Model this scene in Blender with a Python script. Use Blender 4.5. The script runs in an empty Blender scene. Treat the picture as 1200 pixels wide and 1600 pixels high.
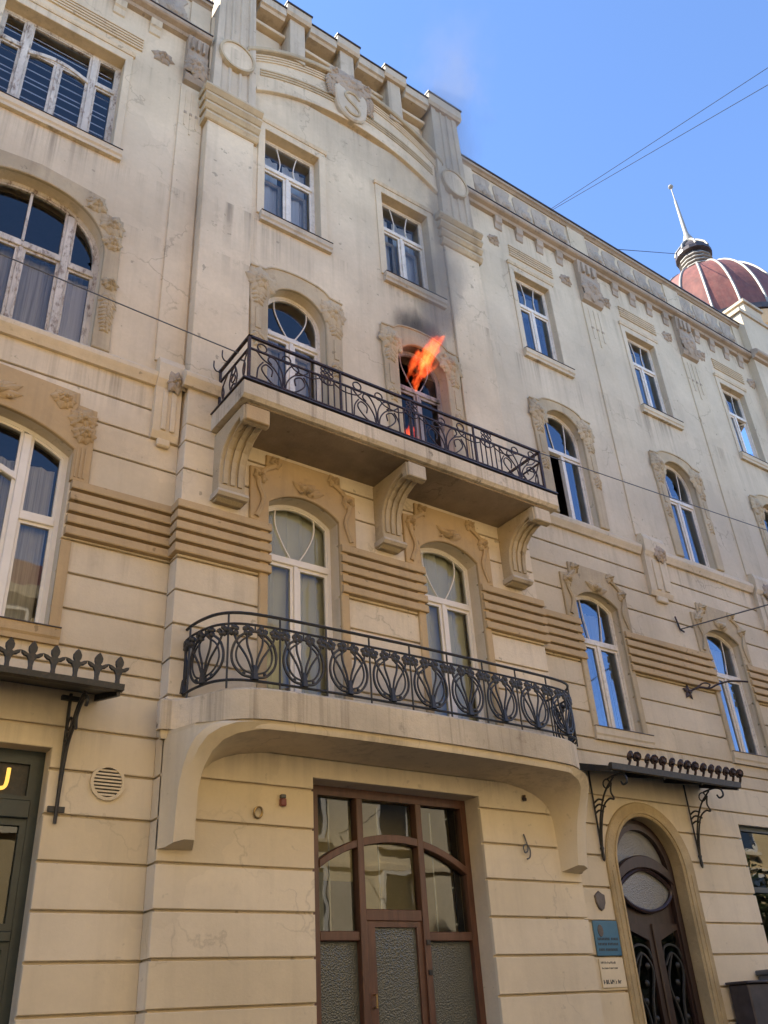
import bpy, bmesh, math, random
from mathutils import Vector, Matrix
R = math.radians
SC = bpy.context.scene
COL = SC.collection

# ------------------------------------------------------------------ camera
def make_camera():
    yaw, pitch, roll = 0.652738896, 0.532206508, -0.0661006239
    cy, sy, cp, sp, cr, sr = (math.cos(yaw), math.sin(yaw), math.cos(pitch), math.sin(pitch), math.cos(roll), math.sin(roll))
    f = Vector((sy*cp, cy*cp, sp)); r0 = Vector((cy, -sy, 0)); u0 = r0.cross(f)
    r = cr*r0 + sr*u0; u = -sr*r0 + cr*u0
    cam = bpy.data.cameras.new('camera'); o = bpy.data.objects.new('camera', cam); COL.objects.link(o)
    m = Matrix((r, u, -f)).transposed().to_4x4(); m.translation = Vector((0, -10, 1.6))
    o.matrix_world = m
    cam.sensor_fit = 'VERTICAL'; cam.sensor_height = 36.0; cam.sensor_width = 27.0
    cam.lens = 1377.67687/1600*36
    cam.clip_start = 0.1; cam.clip_end = 3000
    SC.camera = o
make_camera()

# ------------------------------------------------------------------ sky, sun, exposure
SUN_EL, SUN_AZ = R(44), R(-47)          # azimuth from +Y (behind the facade) towards +X
w = bpy.data.worlds.new('World'); SC.world = w; w.use_nodes = True
nt = w.node_tree; nt.nodes.clear()
sky = nt.nodes.new('ShaderNodeTexSky'); sky.sky_type = 'NISHITA'; sky.sun_disc = False
sky.sun_elevation = SUN_EL; sky.sun_rotation = SUN_AZ
sky.air_density = 0.66; sky.dust_density = 0.0; sky.ozone_density = 5.0; sky.altitude = 300
bg = nt.nodes.new('ShaderNodeBackground'); bg.inputs['Strength'].default_value = 0.15
wo = nt.nodes.new('ShaderNodeOutputWorld')
nt.links.new(sky.outputs[0], bg.inputs[0]); nt.links.new(bg.outputs[0], wo.inputs[0])
sl = bpy.data.lights.new('sun', 'SUN'); sl.energy = 5.0; sl.angle = R(0.53); sl.color = (1.0, 0.93, 0.82)
so = bpy.data.objects.new('sun', sl); COL.objects.link(so); so.location = (-40, 25, 60)
sd = Vector((math.sin(SUN_AZ)*math.cos(SUN_EL), math.cos(SUN_AZ)*math.cos(SUN_EL), math.sin(SUN_EL)))
so.rotation_euler = sd.to_track_quat('Z', 'Y').to_euler()
vs = SC.view_settings
vs.view_transform = 'Standard'; vs.look = 'None'; vs.gamma = 1.0; vs.use_curve_mapping = False
vs.exposure = 1.92
SC.cycles.use_denoising = True
SC.cycles.max_bounces = 8; SC.cycles.diffuse_bounces = 5; SC.cycles.glossy_bounces = 4
SC.cycles.transparent_max_bounces = 12; SC.cycles.volume_bounces = 1
SC.cycles.caustics_reflective = False; SC.cycles.caustics_refractive = False
SC.cycles.volume_step_rate = 0.6

# ------------------------------------------------------------------ materials
def nodes_of(name):
    m = bpy.data.materials.new(name); m.use_nodes = True
    nt = m.node_tree; nt.nodes.clear()
    out = nt.nodes.new('ShaderNodeOutputMaterial')
    return m, nt, out
def N(nt, t, **kw):
    n = nt.nodes.new(t)
    for k, v in kw.items():
        if k.startswith('i_'):
            n.inputs[k[2:].replace('_', ' ')].default_value = v
        else:
            setattr(n, k, v)
    return n
def ramp(nt, src, stops):
    r = nt.nodes.new('ShaderNodeValToRGB'); e = r.color_ramp.elements
    while len(e) < len(stops): e.new(0.5)
    for el, (p, c) in zip(e, stops):
        el.position = p; el.color = (c, c, c, 1) if not isinstance(c, tuple) else (*c, 1)
    nt.links.new(src, r.inputs[0]); return r.outputs[0]
def noise(nt, vec, scale, detail=5, rough=0.6, sc=None):
    if sc:
        mp = N(nt, 'ShaderNodeMapping'); mp.inputs['Scale'].default_value = sc
        nt.links.new(vec, mp.inputs[0]); vec = mp.outputs[0]
    n = N(nt, 'ShaderNodeTexNoise'); n.inputs['Scale'].default_value = scale
    n.inputs['Detail'].default_value = detail; n.inputs['Roughness'].default_value = rough
    nt.links.new(vec, n.inputs['Vector']); return n.outputs['Fac']
def mixc(nt, fac, a, b, mode='MIX'):
    m = N(nt, 'ShaderNodeMix', data_type='RGBA', blend_type=mode)
    for s, v in ((m.inputs[0], fac), (m.inputs[6], a), (m.inputs[7], b)):
        if isinstance(v, (int, float)): s.default_value = v
        elif isinstance(v, tuple): s.default_value = (*v, 1)
        else: nt.links.new(v, s)
    return m.outputs[2]
def math_(nt, op, a, b=None, c=None):
    m = N(nt, 'ShaderNodeMath', operation=op)
    for s, v in zip(m.inputs, (a, b, c)):
        if v is None: continue
        if isinstance(v, (int, float)): s.default_value = v
        else: nt.links.new(v, s)
    return m.outputs[0]
SOOT = []
def plaster(name, base, dirt=(0.16, 0.125, 0.085), streak=0.2, patch=0.17, fine=0.12, rough=0.9, bump=0.25, scale=1.0, soot=False, grime=0.34, chips=0.55, sfreq=3.2, drips=(), vary=0.0, cracks=0.0):
    """aged painted render: broad patches, fine grain, rain streaks and speckled grime, all in world space"""
    m, nt, out = nodes_of(name)
    geo = N(nt, 'ShaderNodeNewGeometry'); pos = geo.outputs['Position']
    n1 = noise(nt, pos, 0.55*scale, 7, 0.62); n2 = noise(nt, pos, 14*scale, 4, 0.7)
    n3 = noise(nt, pos, 1.0, 6, 0.65, (sfreq*scale, sfreq*scale, 0.16)); n4 = noise(nt, pos, 2.3*scale, 8, 0.75)
    hi = tuple(min(1, c*(1+patch)) for c in base); lo = tuple(c*(1-patch) for c in base)
    col = mixc(nt, ramp(nt, n1, [(0.3, 0.0), (0.7, 1.0)]), lo, hi)
    col = mixc(nt, math_(nt, 'MULTIPLY', ramp(nt, n2, [(0.35, 0.0), (0.75, 1.0)]), fine*2), col, tuple(c*0.72 for c in base))
    col = mixc(nt, math_(nt, 'MULTIPLY', ramp(nt, n3, [(0.52, 0.0), (0.78, 1.0)]), streak), col, dirt)
    col = mixc(nt, math_(nt, 'MULTIPLY', ramp(nt, n4, [(0.60, 0.0), (0.74, 1.0)]), grime), col, dirt)
    if drips:        # rain-washed dirt runs that start at a ledge and thin out below it
        sz = N(nt, 'ShaderNodeSeparateXYZ'); nt.links.new(pos, sz.inputs[0])
        run = ramp(nt, noise(nt, pos, 1.0, 5, 0.7, (5.5, 5.5, 0.10)), [(0.47, 0.0), (0.66, 1.0)])
        big = ramp(nt, noise(nt, pos, 0.9, 3, 0.5), [(0.40, 0.15), (0.62, 1.0)])
        for zt, ln, amt in drips:
            mr = N(nt, 'ShaderNodeMapRange'); nt.links.new(sz.outputs[2], mr.inputs[0])
            mr.inputs[1].default_value = zt-ln; mr.inputs[2].default_value = zt; mr.inputs[3].default_value = 0; mr.inputs[4].default_value = amt
            gate = math_(nt, 'LESS_THAN', sz.outputs[2], zt+0.01)
            f = math_(nt, 'MULTIPLY', math_(nt, 'MULTIPLY', mr.outputs[0], gate), math_(nt, 'MULTIPLY', run, big))
            col = mixc(nt, f, col, dirt)
    if vary:         # every course was patched and painted a little differently
        oi = N(nt, 'ShaderNodeObjectInfo')
        v = math_(nt, 'MULTIPLY_ADD', oi.outputs['Random'], 2*vary, 1-vary)
        hs = N(nt, 'ShaderNodeHueSaturation'); nt.links.new(col, hs.inputs['Color']); nt.links.new(v, hs.inputs['Value'])
        nt.links.new(math_(nt, 'MULTIPLY_ADD', oi.outputs['Random'], -4*vary, 1+2*vary), hs.inputs['Saturation']); col = hs.outputs[0]
    n5 = noise(nt, pos, 6.5*scale, 3, 0.5)
    col = mixc(nt, math_(nt, 'MULTIPLY', ramp(nt, n5, [(0.70, 0.0), (0.735, 1.0)]), chips), col, tuple(c*0.35 for c in base))
    if cracks:       # hairline cracks, only in some places
        nd = N(nt, 'ShaderNodeTexNoise'); nd.inputs['Scale'].default_value = 2.2; nd.inputs['Detail'].default_value = 5; nt.links.new(pos, nd.inputs['Vector'])
        dv = N(nt, 'ShaderNodeVectorMath', operation='MULTIPLY_ADD'); nt.links.new(nd.outputs['Color'], dv.inputs[0]); dv.inputs[1].default_value = (0.9, 0.9, 0.9); nt.links.new(pos, dv.inputs[2])
        vo = N(nt, 'ShaderNodeTexVoronoi', feature='DISTANCE_TO_EDGE'); vo.inputs['Scale'].default_value = 0.55; nt.links.new(dv.outputs[0], vo.inputs['Vector'])
        ln = ramp(nt, vo.outputs['Distance'], [(0.0, 1.0), (0.011, 0.0)])
        msk = ramp(nt, noise(nt, pos, 0.7, 3, 0.5), [(0.50, 0.0), (0.60, 1.0)])
        col = mixc(nt, math_(nt, 'MULTIPLY', math_(nt, 'MULTIPLY', ln, msk), cracks), col, dirt)
        # patches where the paint was made good in another tone
        vp = N(nt, 'ShaderNodeTexVoronoi'); vp.inputs['Scale'].default_value = 0.33; nt.links.new(dv.outputs[0], vp.inputs['Vector'])
        sv = N(nt, 'ShaderNodeSeparateColor'); nt.links.new(vp.outputs['Color'], sv.inputs[0])
        col = mixc(nt, math_(nt, 'MULTIPLY', math_(nt, 'GREATER_THAN', sv.outputs[0], 0.72), 0.16), col, tuple(c*0.66 for c in base))
    if soot:
        sx = N(nt, 'ShaderNodeSeparateXYZ'); nt.links.new(pos, sx.inputs[0])
        ns = noise(nt, pos, 1.0, 8, 0.7, (1.5, 1.5, 0.45)); wob = math_(nt, 'MULTIPLY_ADD', ns, 1.5, -0.75)
        fac = None
        for cx, cz, rx, rz, a in ((8.70, 13.15, 0.75, 0.75, 0.9), (9.0, 14.9, 0.45, 2.6, 0.34), (8.6, 12.0, 1.25, 1.4, 0.35), (7.9, 18.0, 1.7, 1.3, 0.22), (9.45, 15.5, 0.2, 3.3, 0.36)):
            dx = math_(nt, 'DIVIDE', math_(nt, 'SUBTRACT', sx.outputs[0], cx), rx)
            dz = math_(nt, 'DIVIDE', math_(nt, 'SUBTRACT', sx.outputs[2], cz), rz)
            d = math_(nt, 'ADD', math_(nt, 'ADD', math_(nt, 'MULTIPLY', dx, dx), math_(nt, 'MULTIPLY', dz, dz)), wob)
            mr = N(nt, 'ShaderNodeMapRange', interpolation_type='SMOOTHSTEP')
            nt.links.new(d, mr.inputs[0]); mr.inputs[1].default_value = 1.2; mr.inputs[2].default_value = 0.0; mr.inputs[3].default_value = 0; mr.inputs[4].default_value = a
            fac = mr.outputs[0] if fac is None else math_(nt, 'MAXIMUM', fac, mr.outputs[0])
        col = mixc(nt, fac, col, (0.045, 0.04, 0.035))
    b = N(nt, 'ShaderNodeBsdfPrincipled'); b.inputs['Roughness'].default_value = rough
    b.inputs['Specular IOR Level'].default_value = 0.25
    nt.links.new(col, b.inputs['Base Color'])
    bp = N(nt, 'ShaderNodeBump'); bp.inputs['Strength'].default_value = bump; bp.inputs['Distance'].default_value = 0.02
    nb = noise(nt, pos, 30*scale, 5, 0.7); nb2 = noise(nt, pos, 3*scale, 4, 0.5)
    nt.links.new(math_(nt, 'ADD', nb, math_(nt, 'MULTIPLY', nb2, 1.6)), bp.inputs['Height'])
    nt.links.new(bp.outputs[0], b.inputs['Normal']); nt.links.new(b.outputs[0], out.inputs[0])
    return m
def simple(name, base, rough=0.6, metal=0.0, var=0.2, scale=6.0, spec=0.5, bump=0.1, dirt=None, dirtamt=0.5, sc=None):
    m, nt, out = nodes_of(name)
    pos = N(nt, 'ShaderNodeNewGeometry').outputs['Position']
    n = noise(nt, pos, scale, 6, 0.65, sc)
    col = mixc(nt, ramp(nt, n, [(0.3, 0.0), (0.7, 1.0)]), tuple(c*(1-var) for c in base), tuple(min(1, c*(1+var)) for c in base))
    if dirt:
        n2 = noise(nt, pos, scale*2.7, 8, 0.7, sc)
        col = mixc(nt, math_(nt, 'MULTIPLY', ramp(nt, n2, [(0.5, 0.0), (0.66, 1.0)]), dirtamt), col, dirt)
    b = N(nt, 'ShaderNodeBsdfPrincipled'); b.inputs['Roughness'].default_value = rough; b.inputs['Metallic'].default_value = metal
    b.inputs['Specular IOR Level'].default_value = spec
    nt.links.new(col, b.inputs['Base Color'])
    bp = N(nt, 'ShaderNodeBump'); bp.inputs['Strength'].default_value = bump; bp.inputs['Distance'].default_value = 0.01
    nt.links.new(noise(nt, pos, scale*5, 4, 0.6), bp.inputs['Height'])
    nt.links.new(bp.outputs[0], b.inputs['Normal']); nt.links.new(b.outputs[0], out.inputs[0])
    return m
def glass(name, tint=(0.82, 0.86, 0.86), ior=2.0, wob=0.006, gcol=(0.95, 0.97, 1.0), rough=0.0, extra=0.0):
    """old double glazing: clear, dimmed, with a strong slightly wavy reflection"""
    m, nt, out = nodes_of(name)
    pos = N(nt, 'ShaderNodeNewGeometry').outputs['Position']
    bp = N(nt, 'ShaderNodeBump'); bp.inputs['Strength'].default_value = 0.35; bp.inputs['Distance'].default_value = wob
    nt.links.new(noise(nt, pos, 1.6, 2, 0.5), bp.inputs['Height'])
    fr = N(nt, 'ShaderNodeFresnel'); fr.inputs['IOR'].default_value = ior; nt.links.new(bp.outputs[0], fr.inputs['Normal'])
    gl = N(nt, 'ShaderNodeBsdfGlossy'); gl.inputs['Roughness'].default_value = rough; gl.inputs['Color'].default_value = (*gcol, 1)
    nt.links.new(bp.outputs[0], gl.inputs['Normal'])
    tr = N(nt, 'ShaderNodeBsdfTransparent'); tr.inputs['Color'].default_value = (*tint, 1)
    mx = N(nt, 'ShaderNodeMixShader')
    nt.links.new(math_(nt, 'ADD', fr.outputs[0], extra), mx.inputs[0]); nt.links.new(tr.outputs[0], mx.inputs[1]); nt.links.new(gl.outputs[0], mx.inputs[2])
    nt.links.new(mx.outputs[0], out.inputs[0])
    return m
def rippled_glass(name, base):
    m, nt, out = nodes_of(name)
    pos = N(nt, 'ShaderNodeNewGeometry').outputs['Position']
    v = N(nt, 'ShaderNodeTexVoronoi'); v.inputs['Scale'].default_value = 48; nt.links.new(pos, v.inputs['Vector'])
    bp = N(nt, 'ShaderNodeBump'); bp.inputs['Strength'].default_value = 0.5; bp.inputs['Distance'].default_value = 0.012
    nt.links.new(v.outputs['Distance'], bp.inputs['Height'])
    b = N(nt, 'ShaderNodeBsdfPrincipled'); b.inputs['Base Color'].default_value = (*base, 1); b.inputs['Roughness'].default_value = 0.18
    b.inputs['IOR'].default_value = 1.6
    nt.links.new(bp.outputs[0], b.inputs['Normal']); nt.links.new(b.outputs[0], out.inputs[0])
    return m
def emit(name, col, s):
    m, nt, out = nodes_of(name)
    e = N(nt, 'ShaderNodeEmission'); e.inputs[0].default_value = (*col, 1); e.inputs[1].default_value = s
    nt.links.new(e.outputs[0], out.inputs[0]); return m

M = {}
DR = ((14.25, 1.2, 0.75), (18.55, 0.9, 0.7), (17.15, 0.8, 0.4), (12.95, 0.5, 0.4))
M['wall'] = plaster('cream_render', (0.615, 0.505, 0.34), soot=False, drips=DR, cracks=0.4, grime=0.45)
M['wallc'] = plaster('cream_render_sooted', (0.615, 0.505, 0.34), soot=True, drips=DR, cracks=0.4, grime=0.45)
M['wallr'] = plaster('pale_grey_render', (0.565, 0.475, 0.33), streak=0.25, grime=0.45, drips=DR+((9.93, 0.7, 0.7), (5.72, 0.5, 0.6)), vary=0.025, cracks=0.5)
M['course'] = plaster('cream_course_render', (0.64, 0.54, 0.385), streak=0.2, grime=0.2, drips=((9.93, 0.8, 0.7), (7.12, 0.6, 0.55), (5.70, 0.4, 0.5)), vary=0.03, cracks=0.4)
M['ground'] = plaster('repainted_ground_floor_render', (0.69, 0.59, 0.42), chips=0.25, streak=0.14, patch=0.11, grime=0.16, fine=0.08, vary=0.05, cracks=0.25, drips=((5.2, 0.7, 0.45), (4.75, 0.5, 0.3)), bump=0.12)
M['ochre'] = plaster('ochre_stucco', (0.46, 0.33, 0.175), streak=0.35, grime=0.35)
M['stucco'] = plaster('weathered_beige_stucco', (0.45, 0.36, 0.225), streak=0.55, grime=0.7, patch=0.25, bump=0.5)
M['stone'] = plaster('balcony_stone', (0.50, 0.42, 0.30), streak=0.7, grime=0.5, patch=0.2, bump=0.35)
M['slab'] = plaster('rain_streaked_balcony_slab', (0.56, 0.475, 0.34), streak=0.9, grime=0.75, patch=0.28, bump=0.45, sfreq=8, chips=0.8)
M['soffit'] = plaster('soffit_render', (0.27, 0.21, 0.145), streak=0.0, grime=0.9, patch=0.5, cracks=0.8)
M['soffit2'] = plaster('lower_soffit_render', (0.46, 0.38, 0.26), streak=0.0, grime=0.3, patch=0.2)
M['cornice'] = plaster('dirty_cornice_stucco', (0.36, 0.29, 0.21), streak=0.7, grime=0.7, patch=0.25, bump=0.5)
M['frieze'] = plaster('blackened_frieze_stucco', (0.39, 0.33, 0.25), streak=0.5, grime=0.7, patch=0.25, bump=0.6, scale=1.6)
M['portal'] = plaster('yellow_stone_portal', (0.46, 0.355, 0.195), streak=0.2, grime=0.55, patch=0.25, scale=2.5, bump=0.5)
M['white'] = simple('white_painted_timber', (0.66, 0.61, 0.52), 0.55, var=0.10, scale=4, dirt=(0.30, 0.24, 0.17), dirtamt=0.35)
M['pvc'] = simple('clean_white_window_frame', (0.74, 0.69, 0.60), 0.45, var=0.05, scale=4)
M['scorch'] = simple('scorched_white_frame', (0.30, 0.27, 0.25), 0.8, var=0.3, scale=3, dirt=(0.03, 0.025, 0.022), dirtamt=0.9, sc=(1, 1, 0.4))
M['peel'] = simple('peeling_white_paint', (0.50, 0.45, 0.37), 0.7, var=0.25, scale=5, dirt=(0.13, 0.08, 0.05), dirtamt=0.95, sc=(1, 1, 0.35))
M['iron'] = simple('rusty_black_iron', (0.034, 0.024, 0.022), 0.55, metal=0.3, var=0.4, scale=9, dirt=(0.13, 0.06, 0.035), dirtamt=0.85)
M['iron2'] = simple('black_painted_iron', (0.020, 0.021, 0.020), 0.5, metal=0.1, var=0.4, scale=9, dirt=(0.075, 0.05, 0.035), dirtamt=0.6)
M['tin'] = simple('dark_flashing_metal', (0.06, 0.05, 0.05), 0.5, metal=0.4, var=0.3, scale=4)
M['wood'] = simple('red_brown_varnished_timber', (0.105, 0.046, 0.027), 0.4, var=0.35, scale=5, sc=(3, 3, 0.4))
M['darkwood'] = simple('dark_brown_door_timber', (0.032, 0.016, 0.012), 0.42, var=0.35, scale=5, sc=(3, 3, 0.4))
M['shopgreen'] = simple('dark_green_shopfront_paint', (0.018, 0.028, 0.026), 0.4, var=0.3, scale=4)
M['glass'] = glass('window_glass', ior=1.8, tint=(0.92, 0.93, 0.93), gcol=(0.85, 0.84, 0.84))
M['glassc'] = glass('modern_window_glass', ior=1.55, tint=(0.82, 0.86, 0.82), gcol=(0.7, 0.8, 0.9))
M['sootglass'] = glass('sooted_window_glass', ior=1.4, tint=(0.30, 0.26, 0.30))
M['glassr'] = glass('window_glass_sky', ior=2.7, tint=(0.68, 0.74, 0.78), gcol=(0.70, 0.80, 0.95))
M['shopglass'] = glass('shop_glass', ior=1.6, tint=(0.75, 0.78, 0.74))
M['frost'] = rippled_glass('rippled_obscure_glass', (0.075, 0.08, 0.068))
M['frost2'] = rippled_glass('frosted_transom_glass', (0.20, 0.20, 0.185))
M['curtain'] = simple('white_net_curtain', (0.62, 0.62, 0.62), 0.95, var=0.12, scale=3, sc=(14, 14, 0.3), spec=0.1)
M['blind'] = simple('grey_roller_blind', (0.66, 0.63, 0.52), 0.9, var=0.05, scale=2)
M['drape'] = simple('grey_drape', (0.46, 0.46, 0.45), 0.95, var=0.35, scale=3, sc=(10, 10, 0.2), spec=0.1)
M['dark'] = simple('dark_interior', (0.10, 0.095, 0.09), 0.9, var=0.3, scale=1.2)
M['char'] = simple('charred_interior', (0.012, 0.010, 0.009), 0.95, var=0.3, scale=3)
M['wire'] = simple('weathered_steel_wire', (0.035, 0.037, 0.045), 0.8, var=0.1, spec=0.1)
M['plast'] = simple('grey_cable_plastic', (0.10, 0.10, 0.10), 0.6, var=0.1)
# ------------------------------------------------------------------ object helpers
def tag(o, label=None, cat=None, group=None, kind=None):
    if label: o['label'] = label
    if cat: o['category'] = cat
    if group: o['group'] = group
    if kind: o['kind'] = kind
    return o
def empty(name, parent=None, loc=(0, 0, 0)):
    o = bpy.data.objects.new(name, None); COL.objects.link(o); o.location = loc
    if parent: o.parent = parent
    return o
def from_mesh(name, me, parent=None, mat=None):
    if mat and not me.materials: me.materials.append(mat)
    o = bpy.data.objects.new(name, me); COL.objects.link(o)
    if parent: o.parent = parent
    return o
def bm_obj(name, bm, mat, parent=None, smooth=False, recalc=True):
    if recalc: bmesh.ops.recalc_face_normals(bm, faces=bm.faces)
    me = bpy.data.meshes.new(name); bm.to_mesh(me); bm.free()
    if smooth:
        for p in me.polygons: p.use_smooth = True
        try: me.set_sharp_from_angle(angle=R(38))
        except Exception: pass
    return from_mesh(name, me, parent, mat)
def pdata(name, v, f, mat, parent=None, smooth=False):
    bm = bmesh.new(); vs = [bm.verts.new(p) for p in v]
    for q in f:
        try: bm.faces.new([vs[i] for i in q])
        except ValueError: pass
    return bm_obj(name, bm, mat, parent, smooth)
def bm_prism(pts, y0, y1, bev=0.0, bm=None):
    """polygon in X,Z from front y0 (towards the street, smaller) to back y1"""
    bm = bm or bmesh.new()
    a = [bm.verts.new((x, y0, z)) for x, z in pts]; b = [bm.verts.new((x, y1, z)) for x, z in pts]
    f = bm.faces.new(a); bm.faces.new(b[::-1]); n = len(pts)
    for i in range(n): bm.faces.new((a[i], b[i], b[(i+1) % n], a[(i+1) % n]))
    if bev:
        bmesh.ops.recalc_face_normals(bm, faces=bm.faces)
        bmesh.ops.bevel(bm, geom=[e for e in f.edges], offset=bev, segments=1, affect='EDGES', clamp_overlap=True)
    return bm
def prism(name, pts, y0, y1, mat, parent=None, bev=0.0, smooth=False):
    return bm_obj(name, bm_prism(pts, y0, y1, bev), mat, parent, smooth)
def bm_box(x0, x1, y0, y1, z0, z1, bev=0.0, bm=None):
    own = bm is None; bm = bm or bmesh.new()
    vs = [bm.verts.new((x, y, z)) for x in (x0, x1) for y in (y0, y1) for z in (z0, z1)]
    fs = [bm.faces.new([vs[i] for i in q]) for q in ((0, 1, 3, 2), (4, 6, 7, 5), (0, 4, 5, 1), (2, 3, 7, 6), (0, 2, 6, 4), (1, 5, 7, 3))]
    if bev:
        bmesh.ops.recalc_face_normals(bm, faces=fs)
        bmesh.ops.bevel(bm, geom=list({e for f in fs for e in f.edges}), offset=bev, segments=1, affect='EDGES', clamp_overlap=True)
    return bm
def box(name, x0, x1, y0, y1, z0, z1, mat, parent=None, bev=0.0):
    return bm_obj(name, bm_box(x0, x1, y0, y1, z0, z1, bev), mat, parent)
def profx(name, prof, x0, x1, mat, parent=None, bev=0.0, smooth=False):
    """profile of (y,z) points extruded along X"""
    bm = bmesh.new()
    a = [bm.verts.new((x0, y, z)) for y, z in prof]; b = [bm.verts.new((x1, y, z)) for y, z in prof]
    bm.faces.new(a); bm.faces.new(b[::-1]); n = len(prof)
    for i in range(n): bm.faces.new((a[i], b[i], b[(i+1) % n], a[(i+1) % n]))
    if bev:
        bmesh.ops.recalc_face_normals(bm, faces=bm.faces)
        bmesh.ops.bevel(bm, geom=list(bm.edges), offset=bev, segments=1, affect='EDGES', clamp_overlap=True)
    return bm_obj(name, bm, mat, parent, smooth)
def bm_tube(pts, r, n=6, bm=None, closed=False, r1=None):
    bm = bm or bmesh.new(); P = [Vector(p) for p in pts]; k = len(P); rings = []
    prev = None
    for i in range(k):
        if closed: t = P[(i+1) % k]-P[i-1]
        else: t = P[min(i+1, k-1)]-P[max(i-1, 0)]
        t.normalize()
        if prev is None:
            up = Vector((0, 1, 0)) if abs(t.y) < 0.9 else Vector((1, 0, 0))
            nrm = (up - t*up.dot(t)).normalized()
        else:
            nrm = (prev - t*prev.dot(t)).normalized()
        prev = nrm; bn = t.cross(nrm)
        rr = r if r1 is None else r + (r1-r)*i/(k-1)
        rings.append([bm.verts.new(P[i] + (nrm*math.cos(2*math.pi*j/n) + bn*math.sin(2*math.pi*j/n))*rr) for j in range(n)])
    for i in range(k if closed else k-1):
        A, B = rings[i], rings[(i+1) % k]
        for j in range(n): bm.faces.new((A[j], A[(j+1) % n], B[(j+1) % n], B[j]))
    if not closed:
        bm.faces.new(rings[0][::-1]); bm.faces.new(rings[-1])
    return bm
def tube(name, pts, r, mat, parent=None, n=6, closed=False, r1=None):
    return bm_obj(name, bm_tube(pts, r, n, None, closed, r1), mat, parent, True)
def spline(pts, m=6, closed=False):
    """Catmull-Rom through points"""
    P = [Vector(p) for p in pts]; out = []; k = len(P)
    for i in range(k if closed else k-1):
        if closed: a, b, c, d = P[i-1], P[i], P[(i+1) % k], P[(i+2) % k]
        else: a, b, c, d = P[max(i-1, 0)], P[i], P[i+1], P[min(i+2, k-1)]
        for j in range(m):
            t = j/m
            out.append(0.5*((2*b) + (c-a)*t + (2*a-5*b+4*c-d)*t*t + (3*b-a-3*c+d)*t**3))
    if not closed: out.append(P[-1])
    return out
def lathe(name, prof, n, mat, parent=None, c=(0, 0, 0), smooth=True, seg=None):
    bm = bmesh.new(); rings = []
    for r, z in prof:
        rings.append([bm.verts.new((c[0]+r*math.cos(2*math.pi*j/n), c[1]+r*math.sin(2*math.pi*j/n), c[2]+z)) for j in range(n)])
    for A, B in zip(rings, rings[1:]):
        for j in range(n): bm.faces.new((A[j], A[(j+1) % n], B[(j+1) % n], B[j]))
    bm.faces.new(rings[0][::-1]); bm.faces.new(rings[-1])
    return bm_obj(name, bm, mat, parent, smooth)
def copy_obj(o, parent=None, loc=None):
    c = o.copy(); COL.objects.link(c)
    c.parent = parent
    if loc is not None: c.location = loc
    return c
def copy_tree(o, loc):
    r = o.copy(); COL.objects.link(r); r.location = loc
    for ch in o.children:
        c = ch.copy(); COL.objects.link(c); c.parent = r
        for g in ch.children:
            d = g.copy(); COL.objects.link(d); d.parent = c
    return r

# ------------------------------------------------------------------ openings and walls
def shrink(op, e=0.006): return Op(op.x0+e, op.x1-e, op.z0, op.z1-e, (op.zs if op.zs < op.z1 else None), op.n)
class Op:
    """opening: arch top between spring zs and apex za ('c' circle segment, 'e' super-ellipse with exponent n); rect when zs == za"""
    def __init__(s, x0, x1, z0, za, zs=None, n=None):
        s.x0, s.x1, s.z0, s.z1 = x0, x1, z0, za; s.zs = za if zs is None else zs
        s.c = (x0+x1)/2; s.hw = (x1-x0)/2; s.n = n
    def half(s, z):
        if z <= s.zs: return s.hw
        h = s.z1-s.zs
        if s.n:
            t = min(1, (z-s.zs)/h); return s.hw*max(0, 1-t**s.n)**(1/s.n)
        rad = (s.hw**2+h*h)/(2*h); zc = s.z1-rad
        return math.sqrt(max(0, rad*rad-(z-zc)**2))
    def zsamp(s, a, b, k=14):
        """z samples from a to b along the jamb and arch"""
        if s.zs >= s.z1: return [a, b]
        out = [a]
        for i in range(k+1):
            z = s.zs+(s.z1-s.zs)*math.sin(math.pi/2*i/k)
            if a < z < b: out.append(z)
        return out+[b]
    def over(s, z):            # outline from left at z, over the top, to right at z
        zz = s.zsamp(z, s.z1)
        L = [(s.c-s.half(q), q) for q in zz]; Rr = [(s.c+s.half(q), q) for q in zz[::-1]]
        if s.zs < s.z1: Rr = Rr[1:]
        return L+Rr
    def outline(s, inset=0.0, k=14):
        """closed outline, counter-clockwise from bottom left, the same number of points for any inset"""
        x0, x1, z0, z1 = s.x0+inset, s.x1-inset, s.z0+inset, s.z1-inset
        if s.zs >= s.z1: return [(x0, z0), (x1, z0), (x1, z1), (x0, z1)]
        q = Op(x0, x1, z0, z1, min(s.zs, z1-0.01) if not s.n else s.zs, s.n)
        if not s.n:      # keep the circle concentric
            h = s.z1-s.zs; rad = (s.hw**2+h*h)/(2*h); zc = s.z1-rad; r2 = rad-inset
            q.zs = zc+math.sqrt(max(1e-6, r2*r2-q.hw**2))
        pts = [(x0, z0), (x1, z0)]
        zz = [q.zs+(z1-q.zs)*math.sin(math.pi/2*i/k) for i in range(k+1)]
        pts += [(q.c+q.half(z), z) for z in zz]; pts += [(q.c-q.half(z), z) for z in zz[::-1][1:]]
        return pts
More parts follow.
